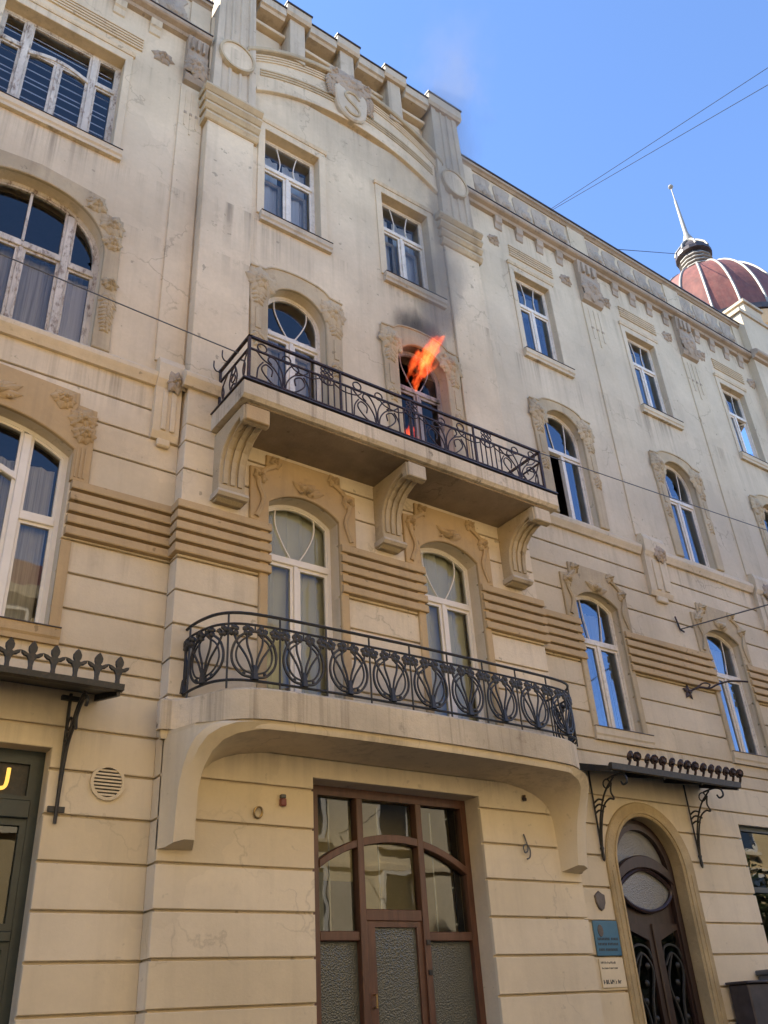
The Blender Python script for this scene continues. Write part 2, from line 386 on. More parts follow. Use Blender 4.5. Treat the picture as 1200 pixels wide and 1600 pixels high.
def band_polys(x0, x1, z0, z1, ops):
    eps = 1e-5
    act = sorted([o for o in ops if o.x1 > x0 and o.x0 < x1 and o.z1 > z0+eps and o.z0 < z1-eps], key=lambda o: o.c)
    split = [o for o in act if o.z0 <= z0+eps and o.z1 >= z1-eps]
    polys = []; cells = []; left = None
    for o in split+[None]:
        cells.append((left, o)); left = o
    for lo, ro in cells:
        lx = x0 if lo is None else lo.c; rx = x1 if ro is None else ro.c
        inner = [o for o in act if o not in split and lx < o.c < rx]
        p = []
        # bottom, left to right
        p.append((x0 if lo is None else lo.c+lo.half(z0), z0))
        for o in inner:
            if o.z0 <= z0+eps: p += o.over(z0)
        p.append((x1 if ro is None else ro.c-ro.half(z0), z0))
        if ro is not None: p += [(ro.c-ro.half(z), z) for z in ro.zsamp(z0, z1)[1:-1]]
        p.append((x1 if ro is None else ro.c-ro.half(z1), z1))
        for o in reversed(inner):
            if o.z0 > z0+eps and o.z1 >= z1-eps:
                zz = o.zsamp(o.z0, z1)
                p += [(o.c+o.half(z), z) for z in zz[::-1]]+[(o.c-o.half(z), z) for z in zz]
        p.append((x0 if lo is None else lo.c+lo.half(z1), z1))
        if lo is not None: p += [(lo.c+lo.half(z), z) for z in lo.zsamp(z0, z1)[1:-1][::-1]]
        q = []
        for a in p:
            if not q or abs(a[0]-q[-1][0])+abs(a[1]-q[-1][1]) > 1e-4: q.append(a)
        if abs(q[0][0]-q[-1][0])+abs(q[0][1]-q[-1][1]) < 1e-4: q.pop()
        if len(q) > 2 and max(a[0] for a in q)-min(a[0] for a in q) > 0.02: polys.append(q)
    return polys
def wall(name, x0, x1, zs, ops, y0, y1, mat, parent):
    """one wall mesh made of stacked bands so that no opening lies wholly inside a band"""
    bm = bmesh.new()
    for a, b in zip(zs, zs[1:]):
        for p in band_polys(x0, x1, a, b, ops): bm_prism(p, y0, y1, 0, bm)
    bmesh.ops.remove_doubles(bm, verts=bm.verts, dist=1e-5)
    return bm_obj(name, bm, mat, parent)
def courses(x0, x1, edges, ops, y0, y1, mat, parent, gap=0.032, bev=0.007, name='render_course'):
    for a, b in edges:
        for p in band_polys(x0, x1, a+gap/2, b-gap/2, ops):
            prism(name, p, y0, y1, mat, parent, bev)
def bm_ring(outer, inner, y0, y1, bm=None):
    bm = bm or bmesh.new(); n = len(outer)
    L = [[bm.verts.new((x, y, z)) for x, z in pts] for pts, y in ((outer, y0), (inner, y0), (inner, y1), (outer, y1))]
    for a, b in ((0, 1), (1, 2), (2, 3), (3, 0)):
        for i in range(n):
            bm.faces.new((L[a][i], L[a][(i+1) % n], L[b][(i+1) % n], L[b][i]))
    return bm
def ring(name, outer, inner, y0, y1, mat, parent):
    return bm_obj(name, bm_ring(outer, inner, y0, y1), mat, parent)
TILT = random.Random(77)
def flat(name, pts, y, mat, parent):
    ar = sum(pts[i][0]*pts[(i+1) % len(pts)][1]-pts[(i+1) % len(pts)][0]*pts[i][1] for i in range(len(pts)))
    if ar < 0: pts = pts[::-1]          # counter-clockwise in X,Z so that the face looks to the street
    tx, tz = (TILT.uniform(-.012, .012), TILT.uniform(-.010, .010)) if name == 'pane' else (0, 0)   # old panes never sit quite true
    mx = sum(p[0] for p in pts)/len(pts); mz = sum(p[1] for p in pts)/len(pts)
    bm = bmesh.new(); bm.faces.new([bm.verts.new((x, y+(x-mx)*tx+(z-mz)*tz, z)) for x, z in pts])
    return bm_obj(name, bm, mat, parent, False, False)
def clip_z(pts, z, keep_above):
    """clip a closed X,Z polygon at height z"""
    out = []; n = len(pts)
    for i in range(n):
        a, b = pts[i], pts[(i+1) % n]
        ia = (a[1] >= z) == keep_above or a[1] == z; ib = (b[1] >= z) == keep_above or b[1] == z
        if ia: out.append(a)
        if ia != ib and a[1] != b[1]:
            t = (z-a[1])/(b[1]-a[1]); out.append((a[0]+(b[0]-a[0])*t, z))
    return out
def clip_x(pts, x, keep_right):
    return [(b, a) for a, b in clip_z([(q, p) for p, q in pts], x, keep_right)]
def scale_poly(pts, f):
    cx = sum(p[0] for p in pts)/len(pts); cz = sum(p[1] for p in pts)/len(pts)
    return [(cx+(p[0]-cx)*f, cz+(p[1]-cz)*f) for p in pts]
def inset_poly(pts, d):
    """inset a counter-clockwise polygon by d (simple mitre)"""
    n = len(pts); area = sum(pts[i][0]*pts[(i+1) % n][1]-pts[(i+1) % n][0]*pts[i][1] for i in range(n))
    s = 1 if area > 0 else -1; out = []
    for i in range(n):
        p0, p1, p2 = Vector(pts[i-1]), Vector(pts[i]), Vector(pts[(i+1) % n])
        e1 = (p1-p0); e2 = (p2-p1)
        if e1.length < 1e-6 or e2.length < 1e-6: out.append(tuple(p1)); continue
        e1.normalize(); e2.normalize()
        n1 = Vector((-e1.y, e1.x))*s; n2 = Vector((-e2.y, e2.x))*s
        b = n1+n2
        if b.length < 1e-4: b = n1
        b.normalize(); out.append(tuple(p1+b*(d/max(0.35, b.dot(n1)))))
    return out

# ------------------------------------------------------------------ carved ornament
DEPTH = 2.3
def bm_petal(c, dirv, ln, wd, th, bm, seg=6):
    """a carved leaf lying on a wall: pointed, ridged, bulging towards the street (-y)"""
    d = Vector((dirv[0], 0, dirv[1])).normalized(); s = Vector((-d.z, 0, d.x)); c = Vector(c)
    rows = []
    for i in range(seg+1):
        t = i/seg; wv = wd*math.sin(math.pi*min(1, 0.12+0.88*t)**0.8)*(1 if t < 1 else 0)
        h = th*math.sin(math.pi*(0.15+0.8*t)); b = c+d*ln*t
        rows.append([bm.verts.new(b+s*wv*0.5*k+Vector((0, -h*(1-abs(k)*0.9)*(1.0 if k else 0.72), 0))) for k in (-1, -0.5, 0, 0.5, 1)])
    for A, B in zip(rows, rows[1:]):
        for j in range(4): bm.faces.new((A[j], A[j+1], B[j+1], B[j]))
def bm_boss(c, r, th, bm, n=8, sx=1.0):
    rings = []
    for i in range(4):
        a = math.pi/2*i/3; rr = r*math.cos(a); h = th*math.sin(a)
        if i == 3: rings.append([bm.verts.new((c[0], c[1]-h, c[2]))])
        else: rings.append([bm.verts.new((c[0]+rr*sx*math.cos(2*math.pi*j/n), c[1]-h, c[2]+rr*math.sin(2*math.pi*j/n))) for j in range(n)])
    for A, B in zip(rings, rings[1:]):
        for j in range(n):
            if len(B) == 1: bm.faces.new((A[j], A[(j+1) % n], B[0]))
            else: bm.faces.new((A[j], A[(j+1) % n], B[(j+1) % n], B[j]))
def carved_flower(name, x, z, y, w, h, mat, parent, seed=0, spread=(0, 360), petals=9, buds=2):
    """a cluster of overlapping carved leaves about a boss"""
    rg = random.Random(seed); bm = bmesh.new()
    for lay in range(2):
        k = petals-lay*3
        for i in range(k):
            a = R(spread[0]+(spread[1]-spread[0])*(i+0.5*lay+rg.uniform(-.2, .2))/k)
            f = 1-0.36*lay
            ln = f*math.hypot(w*0.5*math.cos(a), h*0.5*math.sin(a))*rg.uniform(.85, 1.08)
            bm_petal((x, y-0.012*lay, z), (math.cos(a), math.sin(a)), max(.03, ln), 0.56*min(w, h)*rg.uniform(.8, 1.15)*f, (0.035+0.02*lay)*DEPTH, bm)
    bm_boss((x, y-0.03, z), min(w, h)*0.14, 0.05*DEPTH, bm)
    for i in range(buds):
        bm_boss((x+rg.uniform(-.3, .3)*w, y-0.02, z+rg.uniform(-.3, .3)*h), min(w, h)*0.09, 0.04, bm)
    return bm_obj(name, bm, mat, parent, False)
def garland(name, x, z, y, ln, mat, parent, seed=0, w=0.16):
    """a hanging drop of leaves"""
    rg = random.Random(seed); bm = bmesh.new(); k = max(3, int(ln/0.075))
    for i in range(k):
        t = i/k; ww = w*(1-0.45*t)
        for s in (-1, 1):
            bm_petal((x, y, z-ln*t), (s*0.75, -0.7+rg.uniform(-.15, .15)), ww*rg.uniform(.7, .95), ww*0.5, 0.06, bm, 5)
        bm_boss((x+rg.uniform(-.2, .2)*w, y-0.01, z-ln*t), ww*0.2, 0.03, bm, 6)
    return bm_obj(name, bm, mat, parent, False)
# ------------------------------------------------------------------ ground
def plane(name, x0, x1, y0, y1, z, mat, **kw):
    o = pdata(name, [(x0, y0, z), (x1, y0, z), (x1, y1, z), (x0, y1, z)], [(0, 1, 2, 3)], mat); tag(o, **kw); return o
M['asphalt'] = simple('asphalt', (0.06, 0.06, 0.062), 0.9, var=0.25, scale=3, bump=0.4)
M['paving'] = simple('granite_paving', (0.17, 0.16, 0.145), 0.85, var=0.2, scale=2, bump=0.3)
M['earth'] = simple('city_ground', (0.14, 0.13, 0.12), 0.95, var=0.2, scale=0.4)
plane('ground', -400, 400, -400, 400, -0.02, M['earth'], kind='structure')
plane('road', -120, 160, -9.0, -2.6, -0.012, M['asphalt'], kind='structure')
for nm, a, b in (('pavement', -2.6, 0.3), ('pavement', -12.2, -9.0)):
    o = box(nm, -120, 160, a, b, -0.3, 0.11 if a < -5 else 0.0, M['paving'], bev=0.02); o['kind'] = 'structure'
plane('road_surface', -120, 160, -8.96, -2.64, -0.004, M['asphalt'], kind='structure')

# ------------------------------------------------------------------ the burning apartment building
B = empty('apartment_building')
tag(B, 'cream stucco art nouveau apartment building with two balconies and a burning window', 'building')
YC, YF, YP = -0.24, -0.19, -0.24        # centre front, recessed centre field, pilasters
L3 = Op(0.40, 2.46, 14.45, 16.95); L2 = Op(0.32, 2.58, 10.22, 13.05, 12.0, 2.25); L1 = Op(0.30, 2.56, 5.92, 8.80, 8.45); LS = Op(0.05, 2.80, 0.4, 4.53)
C3 = [Op(5.20, 6.43, 14.44, 16.86), Op(7.96, 9.20, 14.44, 16.86)]
C2 = [Op(5.30, 6.47, 9.62, 12.87, 12.28), Op(8.03, 9.21, 9.62, 12.87, 12.28)]
C1 = [Op(5.33, 6.56, 5.22, 8.60, 8.36), Op(8.12, 9.36, 5.22, 8.60, 8.36)]
CD = Op(6.04, 8.84, 0.1, 4.46)
R3 = [Op(11.95+o, 13.12+o, 14.44, 16.92) for o in (0, 3.93, 7.93)]
R2 = [Op(12.0+o, 13.21+o, 10.28, 13.01, 12.41) for o in (0, 3.90, 7.86)]
R1 = [Op(12.0+o, 13.19+o, 5.95, 8.65, 8.42) for o in (0, 3.92, 7.86)]
RD = Op(11.84, 13.49, 0.05, 4.50, 3.66, 2.0); RS = Op(15.45, 19.2, 0.5, 4.56)

wall('wall', -3, 4.03, [0, 2.5, 5.2, 7.3, 9.98], [LS, L1], 0.05, 0.45, M['course'], B)
wall('wall', -3, 4.03, [9.98, 11.5, 13.8, 15.7, 18.7], [L2, L3], 0.0, 0.45, M['wall'], B)
wall('wall', 4.045, 10.70, [0, 2.5, 4.9, 7.0, 9.3], [CD]+C1, YC+0.05, 0.35, M['course'], B)
wall('wall', 4.9, 9.62, [9.3, 11, 13.8, 15.7, 18.4], C2+C3, YF, 0.35, M['wallc'], B)
wall('wall', 10.71, 21.95, [0, 2.5, 5.2, 7.3, 9.98], [RD, RS]+R1, 0.05, 0.45, M['course'], B)
wall('wall', 10.60, 21.95, [9.98, 11.5, 13.8, 15.7, 18.7], R2+R3, 0.0, 0.45, M['wallr'], B)
# rear mass, rooms and roof
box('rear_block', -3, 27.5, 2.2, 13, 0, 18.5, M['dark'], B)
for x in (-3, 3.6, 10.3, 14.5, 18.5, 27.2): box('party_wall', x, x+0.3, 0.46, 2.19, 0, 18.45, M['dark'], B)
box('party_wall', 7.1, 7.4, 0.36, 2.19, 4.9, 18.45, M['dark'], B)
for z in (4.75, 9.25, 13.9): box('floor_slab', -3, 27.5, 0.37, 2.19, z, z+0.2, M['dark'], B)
profx('roof', [(0.3, 18.72), (0.3, 19.0), (6.5, 21.6), (13, 19.0), (13, 18.52)], -3, 27.5, M['tin'], B)

# plaster courses
G0 = [0.02, 0.50, 0.97, 1.44, 1.92, 2.39, 2.865, 3.345, 3.82, 4.30, 4.77, 5.25]
ED = list(zip(G0, G0[1:]))
side = [(5.25, 5.5), (5.5, 5.74), (5.74, 6.21), (6.21, 6.68), (6.68, 7.13)]
upper = [(7.97, 8.55), (8.55, 9.03), (9.03, 9.51), (9.51, 9.97)]
for x0, x1, ops in ((-3, 4.0, [LS, L1]), (10.73, 21.95, [RD, RS]+R1)):
    courses(x0, x1, ED, ops, 0.0, 0.05, M['ground'], B)
    courses(x0, x1, side+[(7.13, 7.97)]+upper, ops, 0.0, 0.05, M['course'] if x0 < 0 else M['wallr'], B)
courses(4.0, 10.73, ED, [CD], YC, YC+0.05, M['ground'], B)
cu = [(5.25, 5.72), (5.72, 6.19), (6.19, 6.66), (6.66, 7.13), (7.13, 7.98), (7.98, 8.53), (8.53, 9.0), (9.0, 9.3)]
courses(4.0, 10.73, cu, C1, YC, YC+0.05, M['course'], B)
for a, b in ED+cu:                       # returns of the projecting centre
    box('return_course', 4.0, 4.05, YC+0.051, 0.048, a+0.014, b-0.014, M['ground'] if b < 5.3 else M['course'], B)

# five-fold rib bands
def ribs(x0, x1, y, zt, n=5, pitch=0.168, out=0.095, mat=None, h=0.122, name='rib'):
    for i in range(n):
        z = zt-i*pitch
        profx(name, [(y+0.012, z), (y-out*0.90, z-0.004), (y-out, z-h*0.90), (y-out*0.92, z-h), (y+0.012, z-h)], x0, x1, mat, B)
for x0, x1 in ((-3, 0.28), (2.58, 3.975)): ribs(x0, x1, 0.0, 7.96, mat=M['ochre'])
for x0, x1 in ((10.80, 11.98), (13.21, 15.90), (17.13, 19.84), (21.07, 21.95)): ribs(x0, x1, 0.0, 7.97, mat=M['ochre'])
for x0, x1 in ((3.93, 5.36), (6.56, 8.15), (9.36, 10.79)): ribs(x0, x1, YC, 7.97, mat=M['ochre'])
for i in range(5): box('rib', 3.932, 4.0, YC+0.012, 0.0, 7.97-i*0.168-0.122, 7.97-i*0.168-0.01, M['ochre'], B)

# string course under the second floor
SP = [(0.02, 9.93), (-0.06, 9.93), (-0.085, 9.98), (-0.115, 10.03), (-0.13, 10.06), (-0.13, 10.13), (-0.09, 10.16), (-0.02, 10.24), (0.02, 10.24)]
for x0, x1, dy in ((-3, 3.60, 0), (3.90, 4.5, YC), (10.3, 10.85, YC), (10.74, 14.30, 0), (15.08, 18.26, 0), (19.02, 21.95, 0)):
    profx('string_course', [(y+dy, z) for y, z in SP], x0, x1, M['wall'] if x0 < 9 else M['wallr'], B)

# pilasters of the centre
for x0, x1 in ((4.0, 4.95), (9.58, 10.58)):
    box('pilaster', x0, x1, YP, 0.30, 9.3, 16.15, M['wallc'], B, 0.012)
    box('pilaster_neck', x0, x1, YP+0.006, 0.30, 16.15, 17.1, M['wall'], B)
    for i in range(4):
        z = 17.10-i*0.245; e = 0.13-i*0.02
        profx('capital_rib', [(0.02, z), (YP-e, z), (YP-e-0.012, z-0.07), (YP-e*0.55, z-0.15), (YP-0.01, z-0.17), (0.02, z-0.17)], x0-e, x1+e, M['stucco'], B)

# gable: tall fluted piers, discs, arched mouldings, parapet
prism('gable_wall', [(4.0, 17.12), (10.58, 17.12), (10.58, 19.62), (4.0, 19.62)], -0.13, 0.35, M['wallc'], B)
prism('gable_wall', [(4.05, 19.62), (10.53, 19.62), (10.53, 20.75), (4.05, 20.75)], 0.10, 0.35, M['wall'], B)
AX = 7.27
def arc(apex, hc, sag, x0, x1, n=28):
    rad = (hc*hc+sag*sag)/(2*sag); zc = apex-rad
    return [(x0+(x1-x0)*i/n, zc+math.sqrt(rad*rad-(x0+(x1-x0)*i/n-AX)**2)) for i in range(n+1)]
def arc_band(name, lo, hi, y0, y1, mat, bev=0.01): prism(name, lo+hi[::-1], y0, y1, mat, B, bev)
# spandrel wall above the lowest arc, proud of the window field
arc_band('gable_spandrel', arc(18.62, 2.3, 0.72, 4.93, 9.60), arc(19.86, 2.55, 0.98, 4.93, 9.60), YF-0.045, -0.12, M['wall'])
arc_band('arch_moulding', arc(18.56, 2.3, 0.72, 4.96, 9.57), arc(18.66, 2.3, 0.72, 4.96, 9.57), YF-0.085, -0.12, M['wall'])
for k in range(3):
    z = 18.98+k*0.085
    for a, b in ((5.05, 6.86), (7.66, 9.5)):
        arc_band('arch_fillet', arc(z, 2.3, 0.62, a, b, 14), arc(z+0.05, 2.3, 0.62, a, b, 14), YF-0.07, YF, M['stucco'], 0.006)
for a, b in ((4.72, 6.80), (7.74, 9.80)):
    arc_band('arch_moulding', arc(19.84, 2.55, 0.98, a, b, 16), arc(19.97, 2.55, 0.98, a, b, 16), YF-0.16, -0.12, M['stucco'], 0.02)
    for k in range(3):
        arc_band('arch_fillet', arc(19.58+k*0.085, 2.55, 0.98, a+0.1, b-0.1, 14), arc(19.625+k*0.085, 2.55, 0.98, a+0.1, b-0.1, 14), YF-0.075, YF, M['wall'], 0.006)
def fluted_pier(x0, x1, z0, z1, y, taper=0.07):
    bm = bmesh.new(); nf = 3; prof = []
    wd = x1-x0
    us = [0.0, 0.16, 0.19, 0.33, 0.36, 0.40, 0.43, 0.57, 0.60, 0.64, 0.67, 0.81, 0.84, 1.0]
    deep = [0, 0, 1, 1, 0, 0, 1, 1, 0, 0, 1, 1, 0, 0]
    rows = []
    for z, t, yy in ((z0, 0, y), (z1, taper, y)):
        rows.append([bm.verts.new((x0+t+u*(wd-2*t), yy+(0.035 if d else 0), z)) for u, d in zip(us, deep)]+[bm.verts.new((x1-t, 0.2, z)), bm.verts.new((x0+t, 0.2, z))])
    n = len(rows[0])
    for i in range(n): bm.faces.new((rows[0][i], rows[0][(i+1) % n], rows[1][(i+1) % n], rows[1][i]))
    bm.faces.new(rows[0]); bm.faces.new(rows[1][::-1])
    return bm_obj('fluted_pier', bm, M['stone'], B)
def cap(x0, x1, z0, z1, y):
    profx('pier_cap', [(0.3, z0), (y+0.05, z0), (y, z0+0.07), (y, z1-0.02), (0.3, z1-0.02)], x0, x1, M['stone'], B)
    box('flashing', x0-0.02, x1+0.02, y-0.03, 0.32, z1-0.019, z1+0.02, M['tin'], B)
for x0, x1 in ((4.02, 4.93), (9.60, 10.50)):
    fluted_pier(x0, x1, 17.12, 20.96, -0.32, 0.06 if x0 < 6 else 0.06)
    cap(x0-0.06, x1+0.06, 20.95, 21.32, -0.42)
    # disc
    cx = (x0+x1)/2; cz = 18.36; n = 28
    o = [(cx+0.385*math.cos(2*math.pi*i/n), cz+0.42*math.sin(2*math.pi*i/n)) for i in range(n)]
    inn = [(cx+0.335*math.cos(2*math.pi*i/n), cz+0.37*math.sin(2*math.pi*i/n)) for i in range(n)]
    ring('disc_rim', o, inn, -0.40, -0.28, M['stucco'], B)
    prism('disc', inn, -0.372, -0.28, M['wall'], B)
for x0, x1 in ((5.72, 6.10), (7.03, 7.40), (8.36, 8.74)):
    box('parapet_pier', x0, x1, -0.30, 0.2, 19.55, 20.96, M['stone'], B, 0.012)
    cap(x0-0.13, x1+0.11, 20.95, 21.28, -0.42)
for x0, x1 in ((4.99, 5.59), (6.21, 6.90), (7.51, 8.23), (8.85, 9.54)):
    profx('coping', [(0.3, 20.74), (-0.28, 20.74), (-0.32, 20.80), (-0.37, 20.82), (-0.37, 21.08), (0.3, 21.08)], x0, x1, M['stone'], B)
    box('flashing', x0, x1, -0.40, 0.32, 21.081, 21.115, M['tin'], B)
for x0, x1 in ((4.95, 5.72), (6.10, 7.03), (7.40, 8.36), (8.74, 9.60)):
    box('parapet_panel', x0+0.06, x1-0.06, 0.04, 0.11, 19.75, 20.42, M['wall'], B, 0.02)
    box('panel_ledge', x0, x1, -0.10, 0.11, 20.47, 20.57, M['wall'], B, 0.015)
# cartouche with monogram
shield = spline([(6.86, 19.55, 0), (6.84, 19.1, 0), (6.95, 18.72, 0), (7.25, 18.55, 0), (7.55, 18.72, 0), (7.66, 19.1, 0), (7.64, 19.55, 0), (7.25, 19.66, 0)], 5, True)
prism('cartouche', [(p.x, p.y) for p in shield], YF-0.16, YF, M['stone'], B, 0.035)
sp = spline([(7.44, YF-0.165, 19.32), (7.33, YF-0.17, 19.44), (7.16, YF-0.17, 19.42), (7.07, YF-0.17, 19.28), (7.15, YF-0.17, 19.14), (7.33, YF-0.17, 19.02), (7.43, YF-0.17, 18.88), (7.35, YF-0.17, 18.74), (7.18, YF-0.17, 18.72), (7.06, YF-0.165, 18.84)], 6)
tube('monogram_letter', sp, 0.032, M['stucco'], B, 6)
carved_flower('carved_crown', 7.25, 19.78, YF-0.14, 1.15, 0.75, M['cornice'], B, 3, (0, 360), 13, 6)
for s in (-1, 1):
    garland('carved_leaf_drop', 7.25+s*0.50, 19.75, YF-0.10, 0.65, M['cornice'], B, 5+s, 0.26)
    carved_flower('carved_flower', 7.25+s*0.42, 19.92, YF-0.12, 0.42, 0.4, M['cornice'], B, 11+s)

# main cornice and frieze of the wings
def cornice(x0, x1, blocks, dent0, mat):
    prism('frieze_wall', [(x0, 18.66), (x1, 18.66), (x1, 19.92), (x0, 19.92)], -0.03, 0.45, M['wallr'], B)
    profx('cornice', [(0.0, 18.52), (-0.09, 18.54), (-0.12, 18.60), (-0.21, 18.63), (-0.24, 18.66), (-0.24, 18.74), (-0.18, 18.80), (-0.03, 18.86), (0.0, 18.86)], x0, x1, M['cornice'], B)
    box('flashing', x0, x1, -0.262, -0.12, 18.742, 18.762, M['tin'], B)
    profx('parapet_coping', [(0.45, 19.86), (-0.06, 19.86), (-0.10, 19.90), (-0.15, 19.92), (-0.15, 20.0), (0.45, 20.0)], x0, x1, M['cornice'], B)
    box('flashing', x0, x1, -0.18, 0.47, 20.001, 20.04, M['tin'], B)
    xs = [x0]+[v for b in blocks for v in b]+[x1]
    for a, b in blocks: box('frieze_block', a, b, -0.075, -0.025, 18.87, 19.855, M['wallr'], B, 0.01)
    for a, b in zip(xs[0::2], xs[1::2]):
        if b-a < 0.3: continue
        k = max(1, round((b-a)/0.67)); wd = (b-a)/k
        for i in range(k):
            cx = a+(i+0.5)*wd
            pts = [(p.x, p.y) for p in spline([(cx-wd*0.40, 19.76, 0), (cx-wd*0.46, 19.40, 0), (cx-wd*0.34, 19.08, 0), (cx-wd*0.06, 18.90, 0), (cx+wd*0.26, 18.98, 0), (cx+wd*0.36, 19.25, 0), (cx+wd*0.30, 19.55, 0), (cx+wd*0.38, 19.78, 0)], 3, True)]
            prism('frieze_panel', pts, -0.055, -0.02, M['frieze'], B, 0.015)
            carved_flower('carved_leaf', cx+0.02, 19.05, -0.05, wd*0.9, 1.05, M['frieze'], B, int(cx*7), (25, 155), 7, 1)
    x = dent0
    while x < x1-0.2:
        if x > x0 and not any(a-0.2 < x < b+0.12 for a, b in blocks):
            profx('dentil', [(0.0, 18.14), (-0.03, 18.16), (-0.045, 18.32), (-0.08, 18.36), (-0.09, 18.5), (-0.09, 18.60), (0.0, 18.60)], x, x+0.22, mat, B)
        x += 0.70
cornice(-3, 3.99, [(-1.4, -0.75), (3.56, 3.99)], -2.8, M['wallr'])
cornice(10.5, 21.95, [(10.5, 11.02), (14.35, 15.02), (18.30, 18.97), (21.6, 21.95)], 11.57, M['cornice'])
# attic block of the next projecting bay
wall('wall', 21.95, 27.5, [0, 18.7], [], -0.24, 0.45, M['wallr'], B)
box('attic_block', 21.95, 27.5, -0.30, 0.45, 18.7, 20.55, M['wallr'], B)
box('attic_pier', 22.25, 23.2, -0.36, 0.44, 20.55, 20.90, M['wallr'], B)
box('attic_coping', 21.88, 27.5, -0.36, 0.46, 20.40, 20.552, M['stone'], B, 0.01)
box('attic_coping', 22.18, 23.27, -0.44, 0.46, 20.90, 21.02, M['stone'], B, 0.01)
profx('cornice', [(-0.24, 18.52), (-0.33, 18.54), (-0.36, 18.60), (-0.45, 18.63), (-0.48, 18.66), (-0.48, 18.74), (-0.42, 18.80), (-0.27, 18.86), (-0.24, 18.86)], 21.88, 27.5, M['cornice'], B)

# lesenes with consoles
def lesene(x0, x1, mat, dark):
    box('lesene', x0, x1, -0.035, 0.02, 10.42, 17.15, mat, B, 0.01)
    cx = (x0+x1)/2; w_ = x1-x0
    # capital console
    profx('console', [(0.0, 17.18), (-0.10, 17.22), (-0.15, 17.34), (-0.10, 17.46), (-0.14, 17.75), (-0.17, 18.05), (-0.12, 18.12), (-0.16, 18.55), (0.0, 18.55)], x0+0.02, x1-0.02, dark, B)
    for k in range(3):
        box('console_flute', x0+w_*(0.18+0.25*k), x0+w_*(0.30+0.25*k), -0.20, -0.10, 18.15, 18.5, dark, B, 0.015)
    carved_flower('carved_mask', cx, 17.68, -0.14, w_*1.1, 0.85, dark, B, int(x0*5), (0, 360), 11, 6)
    for k in range(3):
        box('incised_fillet', x0+w_*(0.22+0.24*k), x0+w_*(0.28+0.24*k), -0.05, -0.03, 16.0-0.22*(k == 1), 17.0, mat, B)
        box('incised_stop', x0+w_*(0.20+0.24*k), x0+w_*(0.30+0.24*k), -0.055, -0.03, 16.32, 16.38, dark, B)
    # lower console
    y = -0.035
    profx('console', [(0.02, 9.02), (-0.05, 9.02), (-0.09, 9.12), (-0.10, 9.9), (-0.16, 10.02), (-0.17, 10.30), (-0.13, 10.42), (0.02, 10.46)], x0+0.04, x1-0.02, mat, B)
    box('console_fillet', x0+0.04+w_*0.25, x0+0.04+w_*0.42, -0.125, -0.09, 9.15, 9.85, mat, B, 0.012)
    box('console_fillet', x0+w_*0.62, x0+w_*0.80, -0.125, -0.09, 9.15, 9.85, mat, B, 0.012)
    box('console_foot', x0+0.02+w_*0.25, x1-w_*0.28, -0.08, 0.0, 8.90, 9.03, mat, B, 0.02)
    carved_flower('carved_flower', x1-w_*0.32, 10.02, -0.15, w_*0.62, 0.5, dark, B, int(x0*3), (0, 360), 9, 4)
lesene(3.52, 3.975, M['wall'], M['cornice'])
lesene(14.32, 15.08, M['wallr'], M['cornice'])
lesene(18.28, 19.0, M['wallr'], M['cornice'])
for i, (x, z) in enumerate(((3.12, 17.62), (-0.2, 17.62), (11.45, 17.66), (13.88, 17.66), (15.35, 17.66), (17.86, 17.66), (19.35, 17.66), (21.75, 17.66))):
    carved_flower('carved_rosette', x, z, 0.0, 0.46, 0.40, M['cornice'], B, 40+i, (0, 360), 8, 2)

# surrounds -------------------------------------------------------
def rect_surround(op, y, mat, w_=0.17):
    op = Op(op.x0+0.005, op.x1-0.005, op.z0, op.z1-0.005)
    pts = [(op.x0-w_, op.z0-0.02), (op.x0, op.z0-0.02), (op.x0, op.z1), (op.x1, op.z1), (op.x1, op.z0-0.02), (op.x1+w_, op.z0-0.02), (op.x1+w_, op.z1+0.24), (op.x0-w_, op.z1+0.24)]
    prism('window_surround', pts, y-0.03, y+0.02, mat, B, 0.008)
    profx('window_hood', [(y, op.z1+0.17), (y-0.05, op.z1+0.18), (y-0.075, op.z1+0.25), (y, op.z1+0.27)], op.x0-w_-0.03, op.x1+w_+0.03, mat, B)
def fillets(op, mat, z0=17.46, z1=17.78, n=5):
    for i in range(n):
        z = z0+(z1-z0)*i/(n-1); box('hood_fillet', op.x0-0.02, op.x1+0.27, -0.04, 0.01, z-0.018, z+0.022, mat, B, 0.006)
for o in C3: rect_surround(o, YF, M['wallc'], 0.15)
for o in R3: rect_surround(o, 0.0, M['wallr'], 0.15); fillets(o, M['wallr'])
rect_surround(L3, 0.0, M['wall'], 0.13); fillets(L3, M['wall'])
